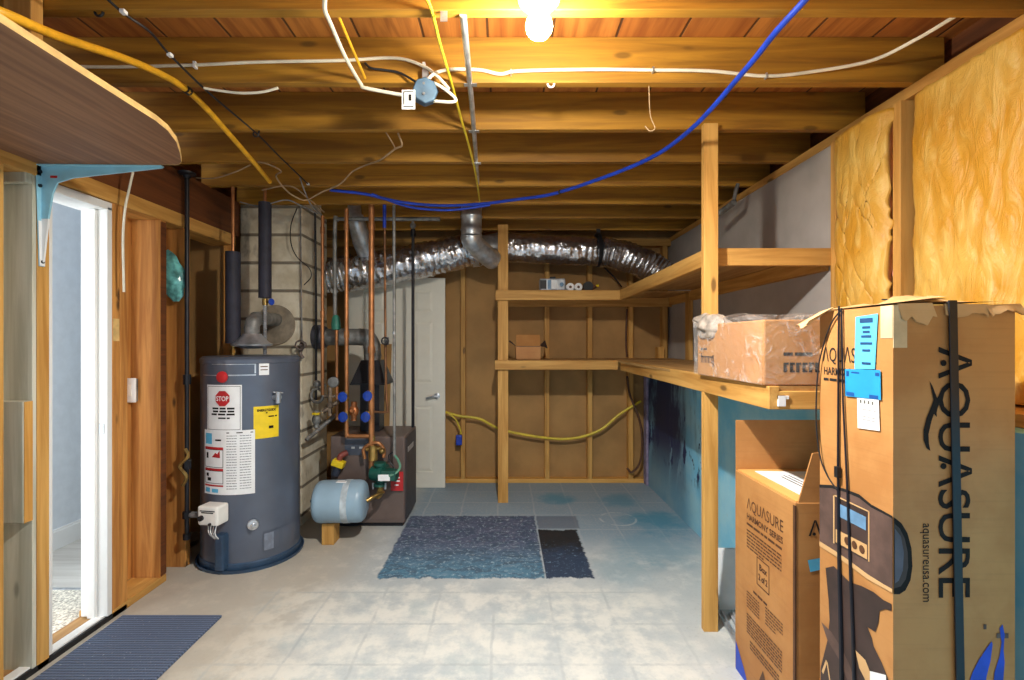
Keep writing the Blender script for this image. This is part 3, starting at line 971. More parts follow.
obj('elbow', MB().sweep(pp, [.068 + (.004 if i in (4, 9, 14, 19, 24) else 0) for i in range(len(pp))], 20), GREYPIPE, o, smooth=True)
obj('thimble', MB().lathe([(.07, 0), (.1, 0), (.1, .05), (.085, .09), (.07, .1)], (CHX1 + .002, hy, zc), (1, 0, 0), 20), flat('thimble_dark', (66, 66, 76), .5, .3, var=.2), o, smooth=True)

# circulator pump, red tag, hanging in front of the boiler
pc = P(384, 474, 3.56)
pu = thing('circulator_pump', 'green circulator pump with a white label on the boiler front', 'pump', pc)
obj('pump_body', MB().lathe([(.03, -.10), (.055, -.095), (.06, -.02), (.075, -.012), (.075, .012), (.05, .02), (.045, .1)], pc, (.95, -.3, 0), 20), GREEN, pu, smooth=True)
obj('pump_flange', MB().cyl(pc + V((-.03, 0, -.085)), pc + V((-.03, 0, -.065)), .05, seg=12).cyl(pc + V((-.03, 0, .065)), pc + V((-.03, 0, .085)), .045, seg=12).cyl(pc + V((-.03, 0, -.07)), pc + V((-.03, 0, .07)), .03), GREEN, pu, smooth=True)
obj('terminal_box', MB().box(pc.x + .0, pc.x + .1, pc.y - .09, pc.y - .045, pc.z - .025, pc.z + .045), GREEN, pu, bevel=.006)
obj('pump_label', MB().box(pc.x - .02, pc.x + .065, pc.y - .092, pc.y - .09, pc.z - .025, pc.z + .02), PAPER, pu, label='white label')
for s_ in (-1, 1):
    obj('flange_bolt', MB().cyl(pc + V((-.03 + s_ * .045, -.02, -.105)), pc + V((-.03 + s_ * .045, -.02, -.06)), .008, seg=6), STEEL, pu)
obj('brass_elbow', MB().tube([pc + V((-.03, 0, -.08)), pc + V((-.03, 0, -.14)), pc + V((-.05, .03, -.17)), pc + V((-.06, .11, -.18))], .024, 12), BRASS, pu, smooth=True)
t = P(397, 481, 3.66)
o = thing('tag', 'red tag with white print on the boiler front', 'tag', t)
obj('card', MB().box(t.x - .047, t.x + .047, t.y, t.y + .004, t.z - .075, t.z + .07), REDP, o, bevel=.004)
obj('print', MB().box(t.x - .02, t.x + .02, t.y - .001, t.y, t.z + .02, t.z + .03).box(t.x - .01, t.x + .022, t.y - .001, t.y, t.z - .005, t.z + .005).box(t.x - .018, t.x + .012, t.y - .001, t.y, t.z - .035, t.z - .027), PAPER, o)

# expansion tank on a wooden block
tc_ = P(341, 501, 3.42)
tn = thing('expansion_tank', 'pale blue horizontal expansion tank lying in front of the boiler', 'expansion tank', (tc_.x, tc_.y, tc_.z))
obj('shell', MB().lathe([(.0001, -.182), (.09, -.179), (.125, -.168), (.141, -.15), (.146, -.125), (.146, .125), (.141, .15), (.125, .168), (.09, .179), (.0001, .182)], tc_, (1, .05, 0), 36), TANK, tn, smooth=True)
obj('weld_band', MB().lathe([(.1455, .03), (.1485, .032), (.1485, .072), (.1455, .074)], tc_, (1, .05, 0), 36), flat('pale_band', (186, 198, 206), .5), tn, smooth=True)
obj('label', MB().box(tc_.x - .02, tc_.x + .05, tc_.y - .05, tc_.y - .0, tc_.z + .142, tc_.z + .147), PAPER, tn)
obj('air_valve', MB().cyl(tc_ + V((-.185, 0, 0)), tc_ + V((-.2, 0, 0)), .03).cyl(tc_ + V((-.2, 0, 0)), tc_ + V((-.215, 0, 0)), .01), GREYPIPE, tn, smooth=True)
obj('connector', MB().tube([tc_ + V((.18, .0, 0)), tc_ + V((.22, .03, .02)), tc_ + V((.27, .1, .03)), pc + V((-.06, .1, -.18))], .014, 10), BRASS, tn, smooth=True)
zb_ = tc_.z - .145
o = obj('wood_block', MB().box(tc_.x - .115, tc_.x - .03, tc_.y - .06, tc_.y + .06, 0, zb_ + .004), W[2], bevel=.004)
tag(o, 'short wooden block propping up the pale blue tank', 'wood block')

# ------------------------------------------------------------------ pipework


def vpipe(px, y_top, y_bot, Y, r, mat, lab, name='copper_pipe', grp='copper risers by the boiler', cat='pipe'):
    a, c = P(px, y_top, Y), P(px, y_bot, Y)
    o = thing(name, lab, cat, (a.x, Y, c.z), grp)
    obj('tube', MB().cyl((a.x, Y, c.z), (a.x, Y, a.z), r, seg=12), mat, o, smooth=True)
    for f in (.08, .55):
        z = a.z + (c.z - a.z) * f
        obj('fitting', MB().cyl((a.x, Y, z - .025), (a.x, Y, z + .025), r * 1.3, seg=12), mat, o, smooth=True)
    return o


vpipe(322.5, 216, 395, 3.72, .013, COPPER, 'copper riser hugging the chimney corner, leftmost of the risers')
c_ = vpipe(346.5, 209, 437, 3.6, .015, COPPER, 'copper riser third from the chimney, ending in a blue-handled valve')
d_ = vpipe(371.5, 205, 468, 3.6, .021, COPPER, 'thick copper riser feeding the green pump')
# loop between them above the boiler top
zl = P(0, 436, 3.6).z
xl, xd = P(346.5, 0, 3.6).x, P(371.5, 0, 3.6).x
obj('loop', MB().tube([(xl, 3.6, zl + .03), (xl + .012, 3.6, zl + .003), (xl + .05, 3.6, zl), (xd, 3.6, zl)], .015, 12), COPPER, c_, smooth=True)
for px, py, par in ((343, 397, c_), (343.5, 417, c_), (368, 396, d_), (366, 417, d_)):
    q = P(px, py, 3.54)
    obj('valve_handle', MB().lathe([(.0001, 0), (.036, 0), (.039, .006), (.036, .014), (.015, .018), (.0001, .018)], q, (-.3, -1, .1), 12), BLUEH, par, smooth=True, label='round blue valve handle')
    obj('valve_body', MB().cyl(q, q + V((.012, .06, 0)), .014).cyl(q + V((.0, .06, -.035)), q + V((.0, .06, .035)), .024, seg=10), BRASS, par, smooth=True)
q = P(354, 411, 3.58)
obj('mixing_valve', MB().ball(q, .036, (1, .8, 1.25)).cyl(q + V((0, 0, -.07)), q + V((0, 0, .07)), .02).cyl(q, q + V((0, -.05, .01)), .014), flat('bronze', (176, 110, 66), .4, .6, var=.3, scale=30), c_, smooth=True)
q = P(373, 452, 3.6)
obj('flange_stack', MB().cyl(q + V((0, 0, -.06)), q + V((0, 0, .05)), .034, seg=10).cyl(q + V((0, 0, .05)), q + V((0, 0, .12)), .016).cyl(q + V((-.05, 0, .02)), q + V((.06, 0, .03)), .016).ball(q + V((.07, -.01, .01)), .024), BRASS, d_, smooth=True)
obj('copper_bend', MB().tube([q + V((-.06, 0, -.05)), q + V((-.07, 0, .02)), q + V((-.02, -.01, .06)), q + V((.04, -.01, .07)), q + V((.08, 0, .02)), q + V((.08, .0, -.04))], .013, 10), COPPER, d_, smooth=True)
# grey pipe with top elbow and green valve
a = P(335, 219, 3.8)
o = thing('grey_pipe', 'dull grey pipe with a top elbow and a green valve cap', 'pipe', (a.x, 3.8, P(0, 440, 3.8).z))
e2 = P(440, 219, 3.8)
obj('tube', MB().tube([(a.x, 3.8, P(0, 322, 3.8).z), (a.x, 3.8, a.z - .05), (a.x + .02, 3.8, a.z - .01), (a.x + .06, 3.8, a.z), (e2.x, 3.8, a.z)], .0155, 10), GREYPIPE, o, smooth=True)
q = P(336, 323, 3.78)
obj('green_cap', MB().lathe([(.02, -.055), (.034, -.05), (.036, -.01), (.03, .04), (.018, .06), (.0001, .064)], q, (0, 0, 1), 14), flat('green_cap', (50, 128, 110), .5), o, smooth=True)
obj('drop', MB().cyl((q.x + .005, 3.78, q.z - .05), (q.x + .008, 3.78, P(0, 420, 3.78).z), .0125), COPPER, o, smooth=True)
q = P(334, 382, 3.76)
obj('gauge', MB().lathe([(.0001, 0), (.042, 0), (.042, .025), (.036, .03), (.0001, .03)], q, (0, -1, 0), 18), GREYPIPE, o, smooth=True)
# thin supply pipe with gate valve, elbowing to the manifold
a = P(384.5, 206, 3.7)
zz = P(0, 412, 3.7).z
o = thing('copper_pipe', 'thin dull copper pipe with a gate valve, left of the grey conduit', 'pipe', (a.x, 3.7, zz), 'copper risers by the boiler')
obj('tube', MB().tube([a, (a.x + .01, 3.7, zz + .3), (a.x + .022, 3.7, zz + .03), (a.x + .012, 3.7, zz), (a.x - .06, 3.7, zz), (a.x - .14, 3.68, zz + .005)], .0095, 10), flat('dull_copper', (140, 98, 66), .5, .5, var=.2), o, smooth=True)
q = P(386, 341, 3.68)
obj('gate_valve', MB().cyl(q + V((0, .02, -.03)), q + V((0, .02, .03)), .017).cyl(q + V((0, .02, 0)), q + V((0, -.03, 0)), .008), GREYPIPE, o, smooth=True)
obj('valve_wheel', MB().torus(q + V((0, -.03, 0)), (0, 1, 0), .026, .006, 16, 6).beam(q + V((-.026, -.03, 0)), q + V((.026, -.03, 0)), .006, .006), IRON, o, smooth=True)
obj('blue_sleeve', MB().cyl(P(384.5, 205, 3.7), P(384.5, 228, 3.7), .013), BCAB, o, smooth=True, label='blue upper sleeve')
# grey conduit with green whip to the pump
a = P(394, 205, 3.58)
o = thing('conduit', 'pale grey electrical conduit ending in a green whip at the pump', 'conduit', (a.x, 3.58, P(0, 455, 3.58).z))
obj('tube', MB().cyl(a, P(394.5, 456, 3.58), .0115), GREYPIPE, o, smooth=True)
obj('clamp', MB().cyl(P(394, 333, 3.58) + V((0, 0, -.01)), P(394, 333, 3.58) + V((0, 0, .01)), .014), STEEL, o, smooth=True)
obj('whip', MB().tube([P(394.5, 455, 3.58), P(398, 460, 3.55), P(400, 467, 3.52), P(396, 473, 3.49), P(389, 476, 3.46)], .009, 8), flat('green_whip', (96, 150, 126), .5), o, smooth=True)
obj('wire', MB().tube([P(394, 452, 3.58), P(389, 455, 3.57), P(390, 462, 3.57), P(395, 468, 3.56)], .005, 6), IRON, o, smooth=True)
a = P(413, 240, 4.08)
o = thing('gas_pipe', 'thin black pipe rising from the boiler top past the white door', 'pipe', (a.x, 4.08, BZ))
obj('riser', MB().cyl((a.x, 4.08, BZ + .002), (a.x, 4.08, 2.36), .0135), IRON, o, smooth=True)
obj('coupling', MB().cyl((a.x, 4.08, 2.3), (a.x, 4.08, 2.36), .021, seg=10), IRON, o, smooth=True)
obj('valve', MB().cyl((a.x, 4.08, 2.36), (a.x, 4.08, 2.44), .012).ball((a.x, 4.08, 2.39), .026), GREYPIPE, o, smooth=True)
# gas train and valves on the chimney side, left of the boiler
o = thing('gas_train', 'rusty valves and pipes on the chimney beside the boiler', 'pipe', P(317, 415, 3.78))
a1, a2 = P(306, 440, 3.62), P(336, 415, 3.86)
obj('pipe', MB().cyl(a1, a2, .015), GREYPIPE, o, smooth=True)
q = P(316.5, 417, 3.70)
obj('valve_body', MB().ball(q + V((0, 0, -.02)), .034, (1, 1, 1.3)).cyl(q + V((0, 0, -.08)), q + V((0, 0, .05)), .02, seg=8), GREYPIPE, o, smooth=True)
obj('yellow_handle', MB().box(q.x - .022, q.x + .03, q.y - .035, q.y - .01, q.z + .02, q.z + .036), YEL, o, label='yellow lever')
q = P(317, 384, 3.8)
obj('hose_bib', MB().torus(q + V((0, 0, -.09)), (.3, 1, 0), .055, .012, 18, 8).ball(q, .03).cyl(q + V((-.02, .05, 0)), q + V((.07, -.02, -.01)), .014), GREYPIPE, o, smooth=True)
q = P(330, 395, 3.74)
obj('tee', MB().cyl(q + V((0, 0, -.16)), q + V((0, 0, .06)), .018, seg=10).cyl(q + V((-.045, 0, -.01)), q + V((.045, 0, -.01)), .012).ball(q + V((0, 0, -.08)), .03).cyl(q + V((-.05, -.02, -.13)), q + V((.06, .02, -.05)), .016), flat('rusty_grey', (128, 112, 96), .6, .3, var=.3, scale=30), o, smooth=True)
q = P(303, 345, 3.66)
obj('wheel_valve', MB().ball(q, .028).torus(q + V((-.0, -.05, .0)), (0, 1, .2), .034, .007, 14, 6).cyl(q + V((0, -.05, 0)), q + V((0, .04, 0)), .01).tube([q, q + V((-.02, 0, -.06)), q + V((.0, 0, -.1))], .014, 8), flat('corroded_valve', (116, 104, 98), .6, .3, var=.35, scale=30), o, smooth=True)
o = thing('relief_valve', 'relief valve with a yellow tag left of the pump on the boiler front', 'valve', P(339, 463, 3.62))
q = P(339, 463, 3.62)
obj('body', MB().cyl(q + V((-.03, 0, -.09)), q + V((.0, 0, .0)), .03, seg=12), flat('navy_valve', (52, 58, 74), .5), o, smooth=True)
obj('yellow_collar', MB().obox(q + V((.0, -.01, .0)), (1, 0, -.35), (0, 1, 0), (.35, 0, 1), .045, .034, .024), YEL, o, bevel=.006)
obj('red_outlet', MB().tube([q + V((-.0, 0, .02)), q + V((.015, 0, .055)), q + V((.05, .03, .07))], .022, 10), flat('rust_red', (126, 60, 52), .6, var=.2), o, smooth=True)
# thin lines on the chimney's faces
o = obj('thin_pipe', MB().tube([P(300.5, 205, 3.69), P(301, 260, 3.69), P(302, 340, 3.69), P(303, 344, 3.66)], .006, 6), GREYPIPE, smooth=True)
tag(o, 'thin grey tube down the front corner of the chimney', 'pipe')
o = obj('thin_pipe', MB().tube([P(315, 212, 3.86), P(316, 300, 3.86), P(316, 400, 3.86)], .009, 8), IRON, smooth=True)
tag(o, 'thin dark rod down the side of the chimney', 'pipe')
o = obj('wire', MB().tube([P(297, 208, 3.66), P(291, 225, 3.64), P(291, 243, 3.64), P(297, 257, 3.66), P(309, 268, 3.72), P(311, 277, 3.74), P(304, 285, 3.7)], .004, 6), DARK, smooth=True)
tag(o, 'thin black wire looping over the chimney corner', 'wire')

# ------------------------------------------------------------------ the white door at the back
DY = 4.67
d0, d1 = P(348, 488, DY), P(445, 278, DY)
DX0, DX1, DZ0, DZ1 = d0.x, d1.x, 0.0, d1.z
o = thing('door_2', 'white six-panel door with a lever handle at the far wall', 'door', ((DX0 + DX1) / 2, DY, 0), kind='structure')
mb = MB().box(DX0, DX1, DY + .01, DY + .04, DZ0 + .004, DZ1)
cols = [(P(363, 0, DY).x, P(385, 0, DY).x), (P(414, 0, DY).x, P(433, 0, DY).x)]
rows = [(P(0, 472, DY).z, P(0, 406, DY).z), (P(0, 383, DY).z, P(0, 321, DY).z), (P(0, 312, DY).z, P(0, 290, DY).z)]
xs = [DX0, cols[0][0], cols[0][1], cols[1][0], cols[1][1], DX1]
zs = [DZ0 + .004, rows[0][0], rows[0][1], rows[1][0], rows[1][1], rows[2][0], rows[2][1], DZ1]
for i in (0, 2, 4):
    mb.box(xs[i], xs[i + 1], DY, DY + .01, zs[0], zs[-1])
for (x0, x1) in cols:
    for j in (0, 2, 4, 6):
        mb.box(x0, x1, DY, DY + .01, zs[j], zs[j + 1])
leaf = obj('door_leaf', mb, DOORW, o)
for (x0, x1) in cols:
    for (z0, z1) in rows:
        m2 = MB()
        i_ = .022
        m2.hexa([(x0 + .006, DY + .01, z0 + .006), (x1 - .006, DY + .01, z0 + .006), (x1 - .006, DY + .01, z1 - .006), (x0 + .006, DY + .01, z1 - .006),
                 (x0 + i_ + .01, DY + .002, z0 + i_ + .01), (x1 - i_ - .01, DY + .002, z0 + i_ + .01), (x1 - i_ - .01, DY + .002, z1 - i_ - .01), (x0 + i_ + .01, DY + .002, z1 - i_ - .01)])
        obj('door_panel', m2, DOORW, o)
q = P(437, 396, DY)
hd = obj('lever_handle', MB().lathe([(.0001, 0), (.03, 0), (.03, .008), (.012, .012), (.012, .045), (.0001, .046)], q, (0, -1, 0), 16).tube([q + V((0, -.04, 0)), q + V((-.03, -.045, 0)), q + V((-.1, -.04, -.018))], .011, 8), STEEL, o, smooth=True, label='satin steel lever')
q0, q1 = P(371, 433, 4.45), P(388.5, 344, 4.45)
o = obj('board_offcut', MB().hexa([(q0.x, 4.40, .01), (q1.x, 4.40, .01), (q1.x, 4.42, .0), (q0.x, 4.42, .0), (q0.x, 4.56, q1.z), (q1.x, 4.56, q1.z), (q1.x, 4.58, q1.z), (q0.x, 4.58, q1.z)]), TANP)
tag(o, 'narrow tan board leaning against the white door behind the boiler', 'board')

# ------------------------------------------------------------------ foil ducts


def flex(name, pts, rad, lab, grp='foil ducts'):
    path = cat_rom(pts, 22)
    rr = [rad * (1 + .035 * math.sin(i * 1.9) + .03 * math.sin(i * .37)) for i in range(len(path))]

    def wob(p):
        return .07 * noise.noise(p * 13) + .05 * noise.noise(p * 31 + V((5, 2, 1)))
    o = obj(name, MB().sweep(path, rr, 40, wob=wob), FOIL, smooth=True)
    for p_ in o.data.polygons:
        p_.use_smooth = True
    tag(o, lab, 'duct', grp)
    return o


fd1 = flex('foil_duct', [P(322, 276, 4.34), P(350, 273, 4.36), P(395, 266, 4.38), P(440, 256, 4.4), P(478, 248, 4.42)], .155, 'crinkled silver foil duct running left from the metal elbow towards the chimney')
fd2 = flex('foil_duct', [P(500, 247, 4.5), P(540, 249, 4.5), P(590, 251, 4.5), P(615, 254, 4.48), P(645, 264, 4.45), P(668, 278, 4.42)], .135, 'crinkled silver foil duct sagging right from the metal elbow onto the upper shelf')
q = P(598, 250, 4.5)
o = obj('duct_strap', MB().torus(q, (1, 0, .05), .152, .008, 24, 6).box(q.x - .018, q.x + .018, 4.48, 4.488, q.z + .15, 2.458).torus(q + V((.012, 0, 0)), (1, 0, .05), .152, .008, 24, 6).torus(q + V((-.012, 0, 0)), (1, 0, .05), .152, .008, 24, 6), DARK, smooth=True)
tag(o, 'dark strap holding up the right foil duct', 'strap')
m_ = P(471, 205, 4.0)
o = thing('metal_duct', 'galvanised duct stub dropping from the joists into an elbow above the far shelf post', 'duct', (m_.x, 4.0, 2.3))
mx, my = m_.x, 4.05
obj('stub', MB().lathe([(.085, 2.3), (.087, 2.33), (.092, 2.345), (.087, 2.36), (.087, 2.44), (.093, 2.45), (.093, 2.462), (.087, 2.47), (.087, 2.655)], (mx, my, 0), seg=28), STEEL, o, smooth=True)
el = [V((mx, my, 2.31)), V((mx + .005, my + .02, 2.26)), V((mx + .07, my + .12, 2.20)), V((mx + .14, my + .2, 2.155)), V((mx + .17, my + .25, 2.15))]
obj('elbow', MB().sweep(cat_rom(el, 5), [.088, .088, .088, .092, .088, .086, .086, .086, .086, .086, .086, .09, .086, .086, .086, .086, .086, .09, .094, .094, .09], 24), STEEL, o, smooth=True)
obj('saddle', MB().sweep(cat_rom([P(470, 252, 4.42), P(490, 248, 4.44), P(506, 247, 4.5)], 6), [.142, .145, .145, .138, .13, .125, .125, .125, .13, .135, .135, .13, .128], 28), STEEL, o, smooth=True)
m_ = P(357, 222, 4.08)
o = thing('metal_duct', 'galvanised duct stub left of the thick copper riser', 'duct', (m_.x, 4.08, 2.4))
obj('stub', MB().sweep([P(354, 200, 4.1), P(355, 215, 4.1), P(356, 217, 4.1), P(357, 222, 4.1), P(362, 242, 4.22), P(366, 252, 4.3)], [.055, .055, .062, .07, .08, .08], 22), STEEL, o, smooth=True)

# ------------------------------------------------------------------ the corner shelving
s = thing('corner_shelf', 'two-tier pine corner shelving built around the far right corner', 'shelf', (.97, 2.4, 0))
# posts
obj('post', MB().box(.968, 1.037, 2.353, 2.387, 0, 2.475), W[2], s, bevel=.002, label='tall near post under the joist')
obj('post', MB().box(-.062, .028, 4.24, 4.278, 0, 2.44), W[2], s, bevel=.002, label='far post at the left shelf end')
# lower tier
zl0, zl1 = 1.166, 1.25
obj('front_rail', MB().beam((1.018, 4.19, zl1 - .042), (.974, 1.75, zl1 - .042), .038, .084), W[1], s, bevel=.002)
obj('end_rail', MB().box(.99, 1.6, 1.75, 1.788, zl0, zl1 - .018), W[0], s, bevel=.002)
obj('front_rail', MB().box(-.088, .98, 4.2, 4.238, zl0 + .004, zl1), W[0], s, bevel=.002)
obj('deck', MB().box(.975, 1.6, 1.76, 2.45, zl1 - .017, zl1 - .001).box(.975, 1.655, 2.45, 4.19, zl1 - .017, zl1 - .001), PLYL, s)
obj('deck', MB().box(-.08, 1.655, 4.24, YB, zl1 - .017, zl1 - .001), PLYL, s)
obj('ledger', MB().box(-.08, 1.36, YB - .04, YB - .002, zl0, zl1 - .018), W[0], s)
obj('corner_bracket', MB().box(.985, 1.012, 1.744, 1.75, zl0 + .012, zl0 + .05).box(.985, 1.024, 1.745, 1.75, zl0 + .038, zl0 + .05), PAPER, s, label='small steel bracket')
# upper tier
zu1 = 1.875
mb = MB()
a, c = V((1.015, 4.19, 1.818)), V((1.03, 2.43, 1.838))
mb.beam(a, c, .038, .085)
obj('front_rail', mb, W[1], s, bevel=.002)
obj('end_rail', MB().box(1.06, 1.656, 2.432, 2.47, 1.795, 1.882), W[0], s, bevel=.002)
obj('front_rail', MB().box(-.082, 1.0, 4.2, 4.238, 1.775, 1.86), W[0], s, bevel=.002)
obj('deck', MB().box(1.03, 1.655, 2.475, 4.2, 1.862, 1.876), PLYL, s)
obj('deck', MB().box(-.08, 1.655, 4.24, YB, 1.846, 1.86), PLYL, s)
obj('ledger', MB().box(-.08, 1.655, YB - .04, YB - .002, 1.76, 1.845), W[0], s)
obj('ledger', MB().box(1.62, 1.658, 2.48, 4.78, 1.775, 1.86), W[1], s)
x = 1.655
obj('wall_post', MB().box(x - .04, x, 4.26, 4.34, zl1, 1.845), W[2], s, bevel=.002)
obj('block', MB().box(1.5, 1.56, 4.74, YB - .002, zl1, zl1 + .11), W[2], s, bevel=.002)

# things on the shelves
q = P(552, 291, 4.36)
zt_ = 1.861
o = thing('radio', 'small silver radio with a black speaker on the upper shelf', 'radio', (q.x, 4.36, zt_))
obj('case', MB().box(q.x - .115, q.x + .115, 4.3, 4.4, zt_, zt_ + .115), flat('silver_plastic', (176, 180, 186), .35, .2), o, bevel=.012)
obj('speaker', MB().box(q.x - .112, q.x - .055, 4.296, 4.3, zt_ + .02, zt_ + .1), DARK, o, bevel=.003)
obj('speaker', MB().box(q.x - .045, q.x - .015, 4.297, 4.3, zt_ + .02, zt_ + .1), BOXM, o)
obj('dial', MB().box(q.x - .01, q.x + .04, 4.295, 4.3, zt_ + .022, zt_ + .098), PAPER, o, bevel=.003, label='white dial')
obj('knob', MB().cyl((q.x + .08, 4.3, zt_ + .06), (q.x + .08, 4.285, zt_ + .06), .018), BOXM, o, smooth=True)
obj('handle', MB().box(q.x - .02, q.x + .03, 4.33, 4.37, zt_ + .115, zt_ + .135), DARK, o, bevel=.005)
obj('base', MB().box(q.x - .118, q.x + .118, 4.297, 4.403, zt_, zt_ + .014), DARK, o)
for px, lab in ((569.5, 'white roll end beside the silver radio'), (577.5, 'white roll end beside the dark tape roll')):
    q = P(px, 287, 4.34)
    o = thing('paper_roll', lab + ' on the upper shelf', 'roll', (q.x, 4.34, zt_), 'white rolls on the upper shelf')
    obj('roll', MB().lathe([(.012, 0), (.034, 0), (.036, .004), (.036, .12), (.012, .12)], (q.x, 4.28, zt_ + .036), (0, 1, 0), 20), PAPER, o, smooth=True)
    obj('core', MB().cyl((q.x, 4.279, zt_ + .036), (q.x, 4.3, zt_ + .036), .012), INKB, o, smooth=True)
q = P(589, 288, 4.34)
o = thing('tape_gun', 'dark tape dispenser at the right end of the upper shelf items', 'tape dispenser', (q.x, 4.34, zt_))
obj('roll', MB().lathe([(.015, 0), (.044, 0), (.044, .05), (.015, .05)], (q.x - .01, 4.31, zt_ + .046), (0, 1, 0), 18), DARK, o, smooth=True)
obj('grip', MB().tube([(q.x - .06, 4.335, zt_ + .018), (q.x, 4.335, zt_ + .02), (q.x + .06, 4.335, zt_ + .05)], .017, 8), INKB, o, smooth=True)
obj('tip', MB().cyl((q.x + .06, 4.335, zt_ + .05), (q.x + .085, 4.335, zt_ + .055), .012), YEL, o, smooth=True)


def carton_walls(mb, x0, x1, y0, y1, z0, z1, t=.005):
    mb.box(x0, x1, y0, y0 + t, z0, z1).box(x0, x1, y1 - t, y1, z0, z1).box(x0, x0 + t, y0 + t, y1 - t, z0, z1).box(x1 - t, x1, y0 + t, y1 - t, z0, z1)
    mb.box(x0, x1, y0, y1, z0, z0 + t)
    return mb


a0, a1 = P(516, 362, 4.3), P(540.5, 362, 4.3)
cz = zl1
o = thing('cardboard_box', 'small open cardboard box with folded flaps on the lower far shelf', 'box', ((a0.x + a1.x) / 2, 4.38, cz))
obj('walls', carton_walls(MB(), a0.x, a1.x, 4.3, 4.5, cz, cz + .125), CARD, o)
fz = cz + .125
obj('flap', MB().hexa([(a0.x + .003, 4.296, fz), (a1.x - .003, 4.296, fz), (a1.x - .003, 4.3, fz), (a0.x + .003, 4.3, fz), (a0.x + .003, 4.36, fz + .1), (a1.x - .003, 4.36, fz + .1), (a1.x - .003, 4.364, fz + .1), (a0.x + .003, 4.364, fz + .1)]), CARD, o)
for s_, xx in ((-1, a0.x), (1, a1.x)):
    obj('flap', MB().hexa([(xx, 4.3, fz), (xx, 4.48, fz), (xx + s_ * .004, 4.48, fz), (xx + s_ * .004, 4.3, fz), (xx + s_ * .06, 4.32, fz - .02 + .06 * (s_ < 0)), (xx + s_ * .05, 4.46, fz + .05), (xx + s_ * .055, 4.46, fz + .05), (xx + s_ * .065, 4.32, fz - .02 + .06 * (s_ < 0))]), INKD, o)
obj('seam', MB().box(a0.x + .005, a1.x - .005, 4.2985, 4.3, cz + .118, cz + .123), INKD, o)

# film wrapped carton on the near end of the lower shelf
WX0, WX1, WY0, WY1, WZ0, WZ1 = .944, 1.36, 1.765, 2.375, 1.251, 1.492
o = thing('wrapped_carton', 'long cardboard carton wrapped in clear film on the near end of the lower shelf', 'box', ((WX0 + WX1) / 2, (WY0 + WY1) / 2, WZ0))
obj('carton', MB().box(WX0, WX1, WY0, WY1, WZ0, WZ1), CARD, o, bevel=.006)


def facex(x, lift):      # a face looking towards -X: u runs towards the camera, v up
    return lambda u, v: V((x - lift, -u, v))


def facey(y, lift):      # a face looking towards the camera: u right, v up
    return lambda u, v: V((u, y - lift, v))


r_ = random.Random(4)
mk = []
for k in range(8):
    u = -2.33 + k * .0165
    mk += [(u, 1.312, u + .008, 1.345 + (.012 if k in (0,) else 0)), (u, 1.338, u + .014, 1.345)]
mk += [(-2.2 + .0, 1.298, -2.2 + .012, 1.35)] + words(-2.33, -2.26, 1.372, .01, 3, 1)
rects('side_print', mk, facex(WX0, .001), INKD, o)
mk = []
for k in range(12):
    u = 1.015 + k * .023
    mk += [(u, 1.3, u + .012, 1.335), (u, 1.327, u + .019, 1.335), (u + .004, 1.3, u + .018, 1.306)][:2 + k % 2]
rects('end_print', mk + words(1.015, 1.12, 1.36, .012, 8, 1), facey(WY0, .001), INK, o)


def wrap(a, bb):
    # film: around the carton (a) and up (bb) as a loose skirt closed over the top
    per = [(WX0, WY1), (WX0, WY0), (WX1, WY0), (WX1, WY1)]
    t = a * 4
    i = int(min(t, 3.9999))
    f = t - i
    p0, p1 = per[i], per[(i + 1) % 4]
    x, y = p0[0] + (p1[0] - p0[0]) * f, p0[1] + (p1[1] - p0[1]) * f
    cx, cy = (WX0 + WX1) / 2, (WY0 + WY1) / 2
    n = noise.noise(V((x * 9, y * 9, bb * 4)))
    g = .006 + .006 * (n + 1)
    if bb < .6:
        z = WZ0 + .004 + (WZ1 - WZ0 - .004) * bb / .6
        k = 0
    else:
        k = (bb - .6) / .4
        z = WZ1 + .004 + .012 * (n + 1) + .02 * math.sin(k * PI) * (.5 + noise.noise(V((x * 6, y * 6, 7))))
    dx, dy = x - cx, y - cy
    sx_ = 1 + g / .2 - k * .96
    sy_ = 1 + g / .3 - k * .96
    return V((cx + dx * sx_, cy + dy * sy_, z))


obj('film', MB().grid(wrap, 96, 40), FILM, o, smooth=True, label='clear wrinkled stretch film')


def clump(a, bb):
    th, ph = a * 2 * PI, (bb - .5) * PI
    d = V((math.cos(ph) * math.cos(th), math.cos(ph) * math.sin(th), math.sin(ph)))
    n = noise.noise(d * 1.6 + V((3, 1, 5))) * .4 + noise.noise(d * 3.4 + V((1, 7, 2))) * .13
    k = 1 + n
    return V((WX0 + .035 + d.x * .062 * k, 2.27 + d.y * .16 * k, WZ1 - .012 + d.z * .06 * k + .025 * d.y))


obj('film_gather', MB().grid(clump, 48, 28), flat('bunched_film', (176, 164, 152), .22, var=.15, scale=18, bump=.5), o, smooth=True, label='bunched milky film')


def knotf(a, bb):
    z = WZ0 + .03 + (WZ1 - WZ0 - .02) * bb
    n = noise.noise(V((a * 6, bb * 12, 3)))
    return V((1.235 + .05 * a + .02 * n, WY0 - .012 - .03 * math.sin(a * PI) - .016 * n, z))


obj('film_seam', MB().grid(knotf, 10, 30), FILM, o, smooth=True)

